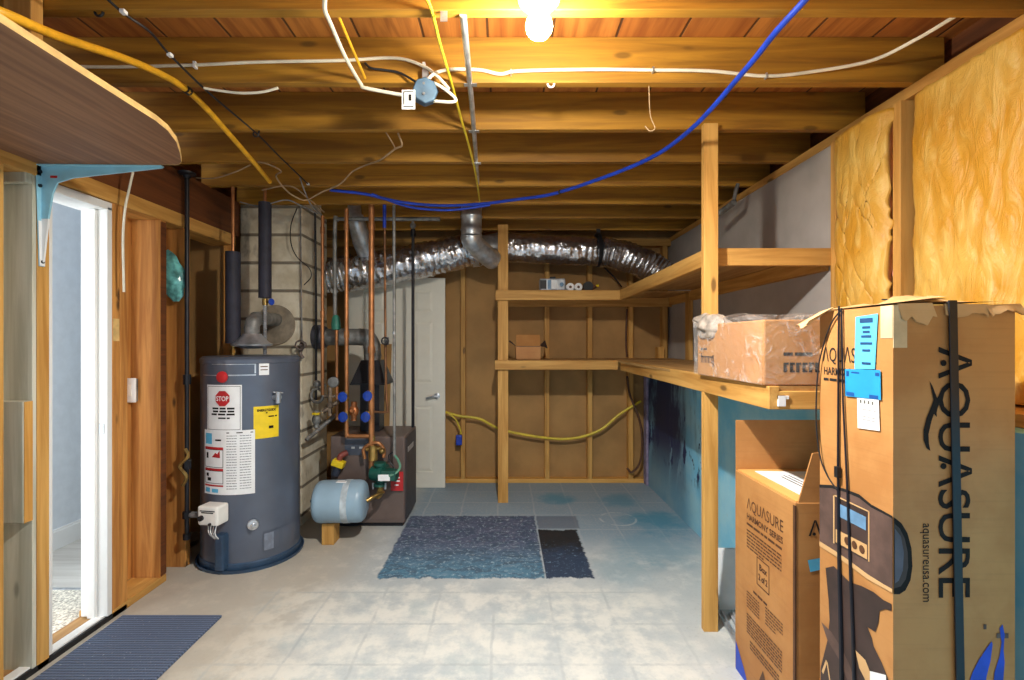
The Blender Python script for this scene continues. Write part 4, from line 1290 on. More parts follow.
# ------------------------------------------------------------------ the tall carton and its neighbour
KX0, KX1, KY0, KY1, KZ = 1.0, 1.314, 1.247, 1.537, 1.505
t = thing('tall_carton', 'tall battered cardboard carton with a navy strap and blue labels in the right foreground', 'box', ((KX0 + KX1) / 2, (KY0 + KY1) / 2, 0))
mb = MB()
N = 14
for (fn, nu) in ((lambda a, c: (KX0, KY1 + (KY0 - KY1) * a, KZ * c), 6), (lambda a, c: (KX0 + (KX1 - KX0) * a, KY0, KZ * c), 6), (lambda a, c: (KX1, KY0 + (KY1 - KY0) * a, KZ * c), 4), (lambda a, c: (KX1 + (KX0 - KX1) * a, KY1, KZ * c), 4)):
    mb.grid(lambda a, c, fn=fn: V(fn(a, c)), nu, N)
bmesh.ops.remove_doubles(mb.bm, verts=mb.bm.verts[:], dist=.0005)
mb.box(KX0 + .004, KX1 - .004, KY0 + .004, KY1 - .004, KZ - .02, KZ - .006)
obj('body', mb, CARD, t)


def flapm(p0, p1, d, th=.006, wave=.012, seed=1, n=10):
    """A torn flap hinged on p0-p1, reaching out by d."""
    p0, p1, d = V(p0), V(p1), V(d)
    m = MB()
    up = (p1 - p0).cross(d).normalized() * th

    def fn(a, c):
        q = p0.lerp(p1, a)
        k = 1 + .35 * noise.noise(V((a * 5, seed, 1)))
        w = V((0, 0, 1)) * wave * math.sin(a * 7 + seed) * c
        return q + d * c * k + w
    m.grid(fn, n, 4)
    m.grid(lambda a, c: fn(a, c) + up, n, 4)
    return m


obj('top_flap', flapm((KX0, KY1, KZ - .002), (KX0, KY0, KZ), (.14, .0, .012), seed=2), CARDL, t)
obj('top_flap', flapm((KX0 + .02, KY0, KZ), (KX1, KY0, KZ + .004), (0, .12, .015), seed=5, wave=.014), CARDL, t)
obj('torn_flap', flapm((KX0 + .01, KY0 - .001, KZ + .004), (KX0 + .10, KY0 - .001, KZ + .006), (.01, -.004, -.045), wave=.008, seed=7, th=.003), CARDL, t)
obj('torn_flap', flapm((KX0 + .13, KY0 - .002, KZ + .004), (KX0 + .24, KY0 - .002, KZ + .002), (.0, -.006, -.03), wave=.008, seed=3, th=.003), CARDL, t)
obj('torn_flap', flapm((KX1 - .08, KY0 - .001, KZ), (KX1 + .012, KY0 - .001, KZ + .004), (.012, -.012, -.022), wave=.008, seed=11, th=.003), CARDL, t)
obj('torn_flap', flapm((KX0 - .002, KY1, KZ), (KX0 - .002, KY1 - .07, KZ + .012), (-.06, .03, -.05), wave=.008, seed=13, th=.003), CARDL, t)
TAPE = flat('paper_tape', (214, 190, 150), .4, var=.08)
obj('corner_tape', MB().box(KX0 - .0015, KX0, KY0, KY0 + .04, KZ - .085, KZ).box(KX0, KX0 + .035, KY0 - .0015, KY0, KZ - .11, KZ), TAPE, t, label='pale paper tape on the top corner')
fx_, fy_ = (lambda l: facex(KX0, l)), (lambda l: facey(KY0, l))


def ku(px):      # across the left face
    return -F * KX0 / (px - CX)


def kz(px, py):
    return CH - (py - CY) * (-ku(px)) / F


def kx(px):
    return (px - CX) * KY0 / F


def kzf(py):
    return CH - (py - CY) * KY0 / F


def quad(name, pts, mat, lift=.002, label=None):
    return polyface(name, [(ku(x), kz(x, y)) for x, y in pts], fx_(lift), mat, t, label)


# left face print
u0 = ku(823)
text('logo_lettering', 'ΛQUΛSURE', .062, fx_(.0012), INK, t, u0, kz(823, 361), sx=.69)
text('series_lettering', 'HARMONY SERIES', .033, fx_(.0012), INK, t, ku(824), kz(824, 374), sx=.80, bold=.0004)
rects('small_print', words(ku(824), ku(850), kz(824, 380), .008, 3, 1), fx_(.0012), INK, t)
q_ = quad('shipping_label', [(856.5, 317), (879, 313.5), (876, 369), (855.5, 369)], LBLUE, .003, 'narrow light blue label')
mk = [(ku(861), kz(861, 323), ku(874), kz(861, 318.5))]
for i, (y, w) in enumerate(((327, 8), (331.5, 7), (336, 10), (343, 12), (350, 8), (363, 9))):
    mk.append((ku(867.5 - w / 2), kz(867, y + 1.6), ku(867.5 + w / 2), kz(867, y - .8)))
rects('label_print', mk, fx_(.0038), flat('blue_ink', (24, 70, 120), .6), q_)
q_ = quad('blue_label', [(846.5, 369), (882, 370), (882.5, 400), (847, 396)], MBLUE, .0045, 'wide blue label')
rects('label_print', [(ku(848), kz(848, 376), ku(850.5), kz(848, 371)), (ku(848), kz(848, 395), ku(856), kz(848, 391.5)), (ku(871), kz(871, 398), ku(880), kz(871, 394.5)), (ku(853), kz(853, 373), ku(861), kz(853, 371.5)), (ku(877), kz(877, 376), ku(881), kz(877, 372.5))], fx_(.0052), flat('deep_blue_ink', (16, 78, 150), .6), q_)
q_ = quad('white_label', [(858.5, 398), (880, 400), (881, 431), (859, 428)], PAPER, .0036, 'white label under the blue one')
rects('label_print', [(ku(861 + 4 * k), kz(862, 403), ku(863 + 4 * k), kz(862, 399.5)) for k in range(4)] + [(ku(861), kz(862, y), ku(878), kz(862, y - .6)) for y in (409, 416, 419)], fx_(.0042), flat('grey_print', (110, 108, 104), .6), q_)
# printed picture of the control head
quad('printed_picture', [(820, 486), (832, 486.5), (846, 491), (860, 497), (872, 507), (884, 513), (893, 518), (893, 593), (884, 588), (868, 579), (852, 567), (836, 556), (820, 546)], INKM, .0014, 'printed picture of a control head')
quad('picture_edge', [(820, 484.5), (832, 485), (846, 489), (860, 494.5), (872, 504.5), (884, 511), (893, 516), (893, 518.5), (884, 513.5), (872, 507.5), (860, 498), (846, 492), (832, 488), (820, 487.5)], INK, .002)
quad('picture_edge', [(820, 541), (836, 551), (852, 562), (868, 574), (884, 584), (893, 589), (893, 593), (884, 588), (868, 579), (852, 567), (836, 556), (820, 546)], CARDL, .002)
quad('printed_panel', [(834, 494), (870, 511), (870, 562), (834, 543)], INKD, .002)
for seg_ in (((834, 494), (870, 511), (870, 512.4), (834, 495.4)), ((869, 511), (870.4, 511.6), (870.4, 562), (869, 561.3)), ((834, 494), (835.3, 494.6), (835.3, 543.6), (834, 543))):
    quad('picture_edge', seg_, CARDL, .0026)
quad('printed_screen', [(841, 504), (867, 517), (867, 530.5), (841, 517)], flat('screen_blue_print', (110, 152, 190), .5), .003, 'printed blue display')
quad('printed_keypad', [(836.5, 529), (868, 545), (868, 559.5), (836.5, 542)], CARDL, .0026)
for px, py in ((848, 541), (855.5, 545), (863, 549.5)):
    uu, vv = ku(px), kz(px, py)
    polyface('printed_button', [(uu + .011 * math.cos(k * PI / 5), vv + .012 * math.sin(k * PI / 5)) for k in range(10)], fx_(.0034), INKB, t)
# the rounded end of the picture wraps onto the front face
fpts = [(893.5, 517), (901, 523), (907, 533), (911, 548), (912, 566), (910, 580), (905, 590), (899, 594), (893.5, 594)]
polyface('picture_end', [(kx(x), kzf(y)) for x, y in fpts], fy_(.0016), INK, t)
fin = [(893.5, 523), (899, 528), (904, 538), (907, 552), (907.5, 567), (905, 579), (900, 586), (893.5, 588)]
polyface('picture_end_panel', [(kx(x), kzf(y)) for x, y in fin], fy_(.0022), INKD, t)
polyface('picture_end_window', [(kx(x), kzf(y)) for x, y in [(894, 528), (900, 536), (903, 552), (902, 570), (898, 580), (894, 583)]], fy_(.0028), flat('grey_violet_print', (88, 84, 96), .5), t)
# dark silhouette with ragged edges below
quad('printed_shadow', [(826, 568), (834, 566), (840, 572), (850, 582), (862, 586), (874, 592), (884, 600), (892, 604), (892, 611), (886, 609), (880, 611), (879, 622), (876, 632), (868, 627), (872, 637), (874, 646), (882, 662), (893, 690), (900, 760), (822, 760), (821, 700), (821, 668), (828, 640), (830, 620), (829, 600)], INKD, .0014, 'dark printed silhouette')
quad('printed_streak', [(822, 622), (832, 632), (842, 648), (850, 664), (858, 690), (852, 690), (840, 660), (828, 640)], INKM, .002)
quad('printed_streak', [(856, 650), (866, 660), (874, 680), (868, 684), (860, 668)], CARDL, .002)
text('lower_lettering', 'ΛQUΛ', .085, lambda u, v: facex(KX0, .0022)(ku(822) + u * .9, kz(822, 664) + v - u * .55), CARDL, t, 0, -.02)
quad('barcode_label', [(871, 671), (887, 675), (888, 700), (871, 696)], PAPER, .003, 'white sticker at the bottom')
# front face print: AQUASURE running down
SZ = .116


def down(x0, z0):
    return lambda u, v: V((x0 + v, KY0 - .0014, z0 - u))


text('brand_lettering', 'ΛQUΛSURE', SZ, down(kx(938.5), kzf(346)), INK, t, sx=1.085, bold=.0006)
for k, py in ((0, 363), (1, 466)):
    polyface('letter_dot', [(kx(943) + .008 * math.cos(a * PI / 6), kzf(py) + .008 * math.sin(a * PI / 6)) for a in range(12)], fy_(.0016), INK, t)
sw = [(929, 381), (932, 386), (937, 399), (935, 409), (931, 421), (928, 434), (928.5, 444), (930, 451), (926, 448), (923, 440), (923, 430), (926, 418), (931, 406), (933, 400), (931, 390)]
polyface('swoosh', [(kx(x), kzf(y)) for x, y in sw], fy_(.0016), INK, t, 'black tail of the logo')
text('web_lettering', 'aquasureusa.com', .034, down(kx(922.5), kzf(523)), INK, t, sx=.87)
polyface('blue_splash', [(kx(x), kzf(y)) for x, y in [(966, 690), (972, 672), (978, 660), (986, 648), (991, 641), (992, 644), (990, 660), (986, 676), (984, 690)]], fy_(.0016), ROYAL, t, 'royal blue splash print')
polyface('blue_splash', [(kx(x), kzf(y)) for x, y in [(992, 690), (994, 672), (999, 656), (1001, 642), (999, 628), (1002, 624), (1004, 634), (1003, 650), (1004, 662), (1002, 690)]], fy_(.0016), ROYAL, t)
rects('worn_print', [(kx(983), kzf(629), kx(986), kzf(624)), (kx(996), kzf(638), kx(1008), kzf(633))], fy_(.0014), INKM, t)
# straps
sp = thing('strap', 'navy blue webbing strap running down the tall carton front', 'strap', (kx(953), KY0, 0))
xa, xb_, wd = kx(945.5), kx(958), kx(954) - kx(945.5)
obj('webbing', MB().hexa([(xb_, KY0 - .008, .002), (xb_ + wd, KY0 - .008, .002), (xb_ + wd, KY0 - .004, .002), (xb_, KY0 - .004, .002), (xa, KY0 - .010, KZ + .012), (xa + wd, KY0 - .010, KZ + .012), (xa + wd, KY0 - .006, KZ + .012), (xa, KY0 - .006, KZ + .012)]).hexa([(xa, KY0 - .010, KZ + .008), (xa + wd, KY0 - .010, KZ + .008), (xa + wd, KY0 - .006, KZ + .004), (xa, KY0 - .006, KZ + .004), (xa - .01, KY0 + .2, KZ + .034), (xa + wd - .01, KY0 + .2, KZ + .034), (xa + wd - .01, KY0 + .2, KZ + .03), (xa - .01, KY0 + .2, KZ + .03)]), STRAPM, sp, bevel=.0012)


def kp(px, py, l=.006):
    return V((KX0 - l, -ku(px), kz(px, py)))


sp = thing('strap', 'pair of thin dark bands down the left side of the tall carton', 'strap', kp(840, 400))
obj('band', MB().sweep([kp(841, 306), kp(840.5, 360), kp(840, 470), kp(841, 560), kp(843, 640), kp(844, 720)], [.0028, .0030, .0034, .005, .006, .006], 6), STRAPM, sp)
obj('band', MB().sweep([kp(843.5, 308), kp(845, 400), kp(849, 480), kp(852, 560), kp(855, 640), kp(857, 720)], [.0026, .0026, .003, .004, .0045, .0045], 6), STRAPM, sp)
obj('buckle', MB().obox(kp(841, 472, .01), (0, 1, 0), (1, 0, 0), (0, 0, 1), .007, .006, .016), DARK, sp)
o = obj('cord', MB().tube([kp(844, 309), kp(834, 322), kp(826, 343), kp(821, 372, .01), kp(820, 420, .012), kp(823, 455, .01), kp(829, 475), kp(839, 490)], .0024, 6), DARK, smooth=True)
tag(o, 'thin dark cord drooping along the left edge of the tall carton', 'cord')

# second carton, open flap
SX0, SX1, SY0, SY1, SZ1 = .998, 1.37, 1.666, 2.10, .857
t = thing('open_carton', 'opened cardboard carton standing between the shelf post and the tall carton', 'box', ((SX0 + SX1) / 2, (SY0 + SY1) / 2, 0))
obj('body', MB().box(SX0, SX1, SY0, SY1, 0, SZ1), CARD, t, bevel=.004)
obj('inner_tray', MB().box(SX0 + .008, SX1 - .008, SY0 + .008, SY1 - .008, SZ1, SZ1 + .003), make_cardboard('cardboard_inside', (212, 158, 84), (222, 170, 96)), t)
obj('paper_insert', MB().hexa([(SX0 + .06, SY0 + .06, SZ1 + .004), (SX0 + .27, SY0 + .05, SZ1 + .004), (SX0 + .27, SY1 - .06, SZ1 + .004), (SX0 + .06, SY1 - .05, SZ1 + .004), (SX0 + .06, SY0 + .06, SZ1 + .007), (SX0 + .27, SY0 + .05, SZ1 + .007), (SX0 + .27, SY1 - .06, SZ1 + .007), (SX0 + .06, SY1 - .05, SZ1 + .007)]), PAPER, t, label='white printed sheet')
fz = SZ1 + .0072
obj('sheet_print', MB().box(SX0 + .12, SX0 + .125, SY0 + .12, SY1 - .14, fz, fz + .001).box(SX0 + .14, SX0 + .144, SY0 + .12, SY1 - .12, fz, fz + .001).box(SX0 + .16, SX0 + .164, SY0 + .12, SY1 - .12, fz, fz + .001).box(SX0 + .1, SX0 + .13, SY0 + .07, SY0 + .1, fz, fz + .001), INKD, t)
obj('flap', MB().box(SX0 + .002, SX1 - .002, SY1 - .005, SY1, SZ1, SZ1 + .215), CARD, t, label='upright rear flap')
q = [(SX0 + .012, SY0 + .002, SZ1 - .004), (SX0 + .06, SY0 - .002, SZ1 + .17), (SX0 + .2, SY0 - .002, SZ1 + .18), (SX1, SY0 + .002, SZ1 + .12), (SX1, SY0 + .002, SZ1)]
obj('flap', MB().prism(q, (0, .005, 0)), CARD, t, label='upright near flap')


def su(px):
    return -F * SX0 / (px - CX)


def sz(px, py):
    return CH - (py - CY) * (-su(px)) / F


sf = lambda l: facex(SX0, l)
ua, ub = su(747), su(783)
wid = ub - ua
text('logo_lettering', 'ΛQUΛSURE', .062, sf(.0012), INKB, t, ua, sz(747, 508), sx=.82)
text('series_lettering', 'HARMONY SERIES', .033, sf(.0012), INKB, t, ua, sz(747, 518), sx=.98, bold=.0008)
rects('small_print', words(ua, ub, sz(747, 524), .009, 2, 1), sf(.0012), INKB, t)
mk = []
z0 = sz(747, 530)
for i in range(6):
    mk += words(ua, ub, z0 - i * .0135, .006, 20 + i, .97 if i < 5 else .5)
zb = sz(757, 560)
rects('fine_print', mk, sf(.0012), INKB, t)
bu0, bu1 = su(757), su(769.5)
bz1 = sz(757, 556)
rects('box_symbol', frame_rects(bu0, bz1 - .11, bu1, bz1, .004), sf(.0012), INKB, t)
um = (bu0 + bu1) / 2
text('box_lettering', 'Box', .034, sf(.0012), INKB, t, um, bz1 - .045, 'CENTER', .0012)
text('box_lettering', '2 of 2', .034, sf(.0012), INKB, t, um, bz1 - .085, 'CENTER', .0012, .8)
mk = []
z0 = sz(749, 588)
mk += words(ua + wid * .2, ua + wid * .6, z0 + .0, .009, 60, 1)
for i in range(6):
    mk += words(ua, ua + wid * .38, z0 - .022 - i * .012, .005, 70 + i, 1)
    mk += words(ua + wid * .55, ua + wid * 1.0, z0 - .012 - i * .012, .005, 90 + i, 1 if i < 4 else .6)
z0 = z0 - .115
for i in range(7):
    mk += words(ua, ub, z0 - i * .012, .006, 100 + i, .98)
z0 -= .1
for i in range(3):
    mk += words(ua + wid * .1, ub - wid * .05, z0 - i * .013, .006, 120 + i, .95)
rects('fine_print', mk, sf(.0012), INKB, t)
z0 -= .05
polyface('drop_symbol', [(um - .03, z0 - .06), (um - .01, z0 - .02), (um, z0), (um + .02, z0 - .03), (um + .03, z0 - .08), (um, z0 - .1)], sf(.0012), INKB, t)
polyface('blue_print', [(su(736), sz(736, 640)), (su(744), sz(744, 668)), (su(752), sz(752, 700)), (su(736), sz(736, 700))], sf(.0013), ROYAL, t, 'blue corner print')
ff = lambda l: facey(SY0, l)
fxx = lambda px: (px - CX) * SY0 / F
fzz = lambda py: CH - (py - CY) * SY0 / F
text('end_lettering', 'ΛQUΛSURE', .075, ff(.0012), INK, t, fxx(808), fzz(536), sx=.95)
polyface('letter_dot', [(fxx(814) + .006 * math.cos(a * PI / 5), fzz(534) + .006 * math.sin(a * PI / 5)) for a in range(10)], ff(.0014), INK, t)
polyface('sticker', [(fxx(807.5), fzz(560)), (fxx(824), fzz(557)), (fxx(826), fzz(568)), (fxx(810), fzz(572))], ff(.0016), LBLUE, t, 'small pale blue sticker')
obj('edge_tape', MB().box(SX0 - .001, SX0 + .004, SY0 - .002, SY0 + .01, 0, SZ1 - .01), INKB, t)

# scraps on the floor between post and carton
o = obj('trim_strip', MB().beam((1.07, 2.12, .008), (1.115, 2.5, .008), .03, .012).beam((1.07, 2.12, .018), (1.115, 2.5, .018), .004, .02), STEEL, bevel=.001)
tag(o, 'silver metal strip on the floor beside the opened carton, outer one', 'metal strip', 'metal strips by the carton')
o = obj('trim_strip', MB().beam((1.125, 2.12, .008), (1.17, 2.5, .008), .03, .012).beam((1.125, 2.12, .018), (1.17, 2.5, .018), .004, .02), GCAB, bevel=.001)
tag(o, 'pale metal strip on the floor close against the opened carton', 'metal strip', 'metal strips by the carton')
o = obj('panel_scrap', MB().hexa([(1.13, 2.55, .0), (1.33, 2.55, .0), (1.33, 2.565, .0), (1.13, 2.565, .0), (1.13, 2.62, .29), (1.33, 2.62, .29), (1.33, 2.635, .29), (1.13, 2.635, .29)]), PAPER)
tag(o, 'small white panel scrap leaning behind the opened carton', 'panel')
o = obj('bottle', MB().lathe([(.03, 0), (.034, .01), (.034, .1), (.02, .13), (.012, .135), (.012, .16)], (1.085, 2.55, .0), seg=14), flat('dark_green', (24, 70, 60), .4), smooth=True)
tag(o, 'dark green bottle behind the near shelf post', 'bottle')

# ------------------------------------------------------------------ near overhead shelf with its bracket
t = thing('overhead_shelf', 'brown plywood shelf with a cut corner overhead at the upper left', 'shelf', (-1.7, 1.6, 2.17))
SHZ = 2.17
pl = [(-1.99, .6), (-1.2, .6), (-1.2, 1.66), (-1.213, 1.74), (-1.25, 1.84), (-1.31, 1.95), (-1.365, 2.04), (-1.4, 2.075), (-1.99, 2.075)]
o = obj('board', MB().prism([(x, y, SHZ) for x, y in pl], (0, 0, .02)), PLY, t)
ed = MB()
for (x0, y0), (x1, y1) in list(zip(pl[1:], pl[2:]))[:7]:
    dv = V((x1 - x0, y1 - y0, 0)).normalized()
    nn = V((dv.y, -dv.x, 0)) * .0015
    ed.hexa([V((x0, y0, SHZ - .0005)), V((x1, y1, SHZ - .0005)), V((x1, y1, SHZ - .0005)) + nn, V((x0, y0, SHZ - .0005)) + nn, V((x0, y0, SHZ + .0205)), V((x1, y1, SHZ + .0205)), V((x1, y1, SHZ + .0205)) + nn, V((x0, y0, SHZ + .0205)) + nn])
obj('board_edge', ed, EDGE, t, label='pale cut plywood edge')
obj('hanger_post', MB().box(-1.54, -1.454, 1.485, 1.525, SHZ + .02, 2.64), W[2], t, bevel=.003, label='upright post between shelf and joists')
t2 = thing('shelf_bracket', 'powder blue steel bracket under the overhead shelf', 'bracket', (XL, 2.1, 1.75))
yb = 2.085
arm = [(XL + .002, SHZ - .001), (-1.475, SHZ - .001), (-1.475, SHZ - .012), (-1.86, SHZ - .055), (-1.925, SHZ - .075), (-1.945, SHZ - .12), (-1.964, 1.94), (XL + .002, 1.94)]
tip = [(XL + .002, 1.94), (-1.964, 1.94), (-1.985, 1.76), (-1.992, 1.745), (XL + .002, 1.745)]
inner = MB()
rib = MB().prism([(x, yb - .004, z) for x, z in arm], (0, .008, 0))
obj('web', rib, BRACK, t2, bevel=.002)
obj('web_tip', MB().prism([(x, yb - .004, z) for x, z in tip], (0, .008, 0)), PAPER, t2, label='white lower web')
obj('wall_leg', MB().hexa([(XL + .001, yb - .012, 1.735), (XL + .001, yb + .012, 1.735), (XL + .001, yb + .026, SHZ - .001), (XL + .001, yb - .026, SHZ - .001), (XL + .006, yb - .012, 1.735), (XL + .006, yb + .012, 1.735), (XL + .006, yb + .026, SHZ - .001), (XL + .006, yb - .026, SHZ - .001)]), BRACK, t2, bevel=.002)
obj('shelf_arm', MB().hexa([(XL, yb - .026, SHZ - .006), (XL, yb + .026, SHZ - .006), (-1.475, yb + .01, SHZ - .006), (-1.475, yb - .01, SHZ - .006), (XL, yb - .026, SHZ - .001), (XL, yb + .026, SHZ - .001), (-1.475, yb + .01, SHZ - .001), (-1.475, yb - .01, SHZ - .001)]), BRACK, t2, bevel=.001)
obj('white_tip', MB().hexa([(XL + .0065, yb - .012, 1.737), (XL + .0065, yb + .012, 1.737), (XL + .0065, yb + .018, 1.93), (XL + .0065, yb - .018, 1.93), (XL + .0075, yb - .012, 1.737), (XL + .0075, yb + .012, 1.737), (XL + .0075, yb + .018, 1.93), (XL + .0075, yb - .018, 1.93)]), PAPER, t2, label='white lower end')
for z, x in ((1.755, XL + .006), (SHZ - .03, XL + .006), (SHZ - .09, XL + .006)):
    obj('screw', MB().cyl((x, yb - .012 if z > 1.8 else yb, z), (x + .006, yb - .012 if z > 1.8 else yb, z), .0075, seg=10), IRON, t2)
obj('mark', MB().box(-1.955, -1.925, yb - .0048, yb - .004, SHZ - .055, SHZ - .045), REDP, t2, label='small red mark')

# ------------------------------------------------------------------ small things on the left
q = P(131.5, 390, 2.80)
o = thing('light_switch', 'white switch plate on a grey box on the deep stud by the doorway', 'light switch', (q.x, 2.81, q.z))
obj('switch_box', MB().box(q.x - .042, q.x + .03, 2.785, 2.81, q.z - .065, q.z + .065), GREYPIPE, o)
pt_ = obj('cover_plate', MB().box(q.x - .034, q.x + .04, 2.778, 2.786, q.z - .07, q.z + .07), WHITE, o, bevel=.003)
obj('rocker', MB().box(q.x - .016, q.x + .02, 2.774, 2.778, q.z - .034, q.z + .034), PORC, o, bevel=.002)
a_ = P(168, 250, 3.0)


def bag(a, c):
    th = a * 2 * PI
    z = 1.66 + .32 * c
    rr = .075 * math.sin(min(1, max(0.02, c * 1.02)) * PI) ** .6 + .004
    n = noise.noise(V((math.cos(th) * 2, math.sin(th) * 2, c * 6)))
    return V((-2.06 - .02 * c + rr * math.cos(th) * (1 + .3 * n) + (1 - c) * .03, 2.985 + rr * .45 * math.sin(th) * (1 + .4 * n), z))


o = obj('plastic_bag', MB().grid(bag, 28, 20), TEAL, smooth=True)
tag(o, 'crumpled teal plastic bag hanging in the stud bay by the gas pipe', 'bag')
o = obj('door_mat', MB().box(-1.96, -1.45, 1.72, 2.482, 0, .012), RIBM, bevel=.004)
tag(o, 'blue-grey ribbed door mat on the floor in front of the doorway', 'mat')

# ------------------------------------------------------------------ the lamp
LX, LY = .102, 1.45
t = thing('ceiling_lamp', 'bare lit bulb in a white porcelain holder at the top of the photo', 'lamp', (LX, LY, 2.46))
obj('mounting_box', MB().lathe([(.05, 2.45), (.052, 2.452), (.052, 2.5), (.05, 2.502)], (LX, LY, 0), seg=8).box(LX - .02, LX + .02, LY + .04, 1.5485, 2.47, 2.5), BOXM, t)
obj('lamp_holder', MB().lathe([(.03, 2.398), (.034, 2.4), (.036, 2.412), (.05, 2.42), (.062, 2.432), (.066, 2.445), (.064, 2.452), (.03, 2.453)], (LX, LY, 0), seg=32), PORC, t, smooth=True)
obj('screw_base', MB().lathe([(.0135, 2.392), (.014, 2.395), (.014, 2.41), (.0135, 2.412)], (LX, LY, 0), seg=16), STEEL, t, smooth=True)
obj('bulb', MB().lathe([(.0001, 2.318), (.014, 2.32), (.028, 2.328), (.037, 2.341), (.04, 2.356), (.037, 2.371), (.028, 2.384), (.017, 2.393), (.014, 2.396)], (LX, LY, 0), seg=24), BULB, t, smooth=True, label='glowing white bulb')

# ------------------------------------------------------------------ cables along the joists


def cable(name, pts, r, mat, lab, cat='cable', n=8, group=None):
    o = obj(name, MB().tube(pts, r, 8, n), mat, smooth=True)
    return tag(o, lab, cat, group)


t = thing('yellow_cable', 'thick yellow cable from the overhead shelf towards the chimney', 'cable', P(185, 88, 1.95))
pa = [P(-90, -20, 1.05), P(0, 12, 1.16), P(60, 37, 1.38), P(120, 57, 1.62), P(150, 69, 1.78), P(172, 80, 1.9), P(187, 90, 2.0)]
pb = [P(187, 90, 1.99), P(205, 107, 2.12), P(230, 135, 2.35), P(256, 165, 2.7), P(270, 182, 2.92)]
obj('jacket', MB().tube(pa, .0132, 10), YCAB, t, smooth=True)
obj('inner_tube', MB().tube(pb, .0122, 10), YCAB, t, smooth=True)
obj('tape_wrap', MB().cyl(P(185, 88.3, 1.985), P(189.5, 92, 2.01), .0165), DARK, t, smooth=True)
t = thing('black_cable', 'thin black cable clipped under the joists at the upper left', 'cable', P(170, 55, 1.75))
obj('jacket', MB().tube([P(100, -8, 1.44), P(122, 12, 1.53), P(150, 32, 1.62), P(170, 55, 1.77), P(208, 92, 2.0), P(256, 133, 2.41), P(280, 157, 2.72), P(308, 184, 3.2)], .0042, 8), DARK, t, smooth=True)
for px, py, y in ((123.5, 12, 1.52), (170, 55, 1.76), (308, 184, 3.2)):
    obj('clip', MB().obox(P(px, py, y), (1, 0, 0), (0, 1, 0), (0, 0, 1), .008, .009, .006), PAPER, t, bevel=.002)
YJ = 1.948
t = thing('grey_cable', 'grey-white cable stapled along the second joist left of the junction box', 'cable', P(200, 66, YJ))
obj('jacket', MB().tube([P(60, 66, YJ), P(110, 67, YJ), P(195, 65, YJ), P(260, 62, YJ), P(340, 60.5, YJ), P(395, 58, YJ), P(423, 66, YJ - .01), P(437, 76, YJ - .02), P(449, 89, YJ - .03)], .0062, 8), WCAB, t, smooth=True)
for px, py in ((195, 65), (424, 66)):
    obj('staple', MB().box(P(px, py, YJ).x - .005, P(px, py, YJ).x + .005, YJ - .008, 1.958, P(px, py, YJ).z - .012, P(px, py, YJ).z + .012), PAPER, t)
t = thing('white_cable', 'long white cable stapled along the second joist right of the junction box', 'cable', P(650, 70, YJ))
obj('jacket', MB().tube([P(424, 84, YJ - .03), P(434, 74, YJ - .02), P(450, 69.5, YJ), P(480, 70, YJ), P(500, 74, YJ), P(520, 71, YJ), P(590, 69.5, YJ), P(650, 70, YJ), P(710, 71, YJ), P(765, 76, YJ), P(810, 72, YJ), P(870, 61, 1.915), P(915, 40, 1.8), P(962, 12, 1.6)], .0065, 8), WCAB, t, smooth=True)
for px, py in ((511, 72.5), (653, 70), (766, 76)):
    obj('staple', MB().box(P(px, py, YJ).x - .003, P(px, py, YJ).x + .003, YJ - .008, 1.958, P(px, py, YJ).z - .01, P(px, py, YJ).z + .01), STEEL, t)
cable('white_cable', [P(204, 88, 1.95), P(215, 90, 1.955), P(240, 93, 1.955), P(262, 92, 1.955), P(278, 88, 1.95)], .005, WCAB, 'short pale cable tail drooping under the second joist at the left')
cable('white_cable', [P(325, -6, 1.45), P(325, 10, 1.5), P(330, 22, 1.56), P(346, 58, 1.76), P(361, 84, 1.93), P(366, 88, 1.94), P(402, 95, 1.95)], .0068, WCAB, 'white cable slanting down from the ceiling to the junction box')
cable('white_cable', [P(426, 80, 1.93), P(440, 86, 1.92), P(455, 98, 1.92), P(452, 102, 1.92), P(433, 101, 1.94)], .006, WCAB, 'short white cable loop right of the junction box')
cable('orange_cable', [P(338, 15, 1.6), P(352, 48, 1.76), P(365, 78, 1.94)], .0055, YCAB, 'short orange cable beside the slanting white cable')
cable('black_cable', [P(365, 63, YJ), P(371, 68, YJ - .005), P(385, 70, YJ), P(400, 73, YJ), P(418, 83, YJ - .02)], .0048, DARK, 'short black cable entering the junction box from the left')
jb = P(425, 92, 1.93)
t = thing('junction_box', 'blue-grey octagonal junction box with a white tag under the second joist', 'junction box', jb)
obj('box_body', MB().lathe([(.0001, -.024), (.046, -.024), (.05, -.02), (.05, .02), (.046, .024), (.0001, .024)], jb, (.25, -1, -.15), 8), BOXM, t)
for s_ in (-.02, .02):
    obj('cover_screw', MB().cyl(jb + V((0, -.026, s_)), jb + V((0, -.03, s_)), .005), STEEL, t)
obj('mounting_tab', MB().box(jb.x - .012, jb.x + .012, jb.y + .005, 1.96, jb.z + .02, 2.5), STEEL, t)
q = P(408.5, 99.5, 1.895)
tg = obj('tag', MB().box(q.x - .026, q.x + .026, q.y, q.y + .002, q.z - .038, q.z + .038), PAPER, t, label='white paper tag')
obj('tag_print', MB().box(q.x - .02, q.x + .02, q.y - .001, q.y, q.z + .028, q.z + .032).box(q.x - .02, q.x - .016, q.y - .001, q.y, q.z - .02, q.z + .03).box(q.x - .02, q.x + .02, q.y - .001, q.y, q.z - .03, q.z - .026).box(q.x + .0, q.x + .012, q.y - .001, q.y, q.z - .005, q.z + .02), INK, tg)
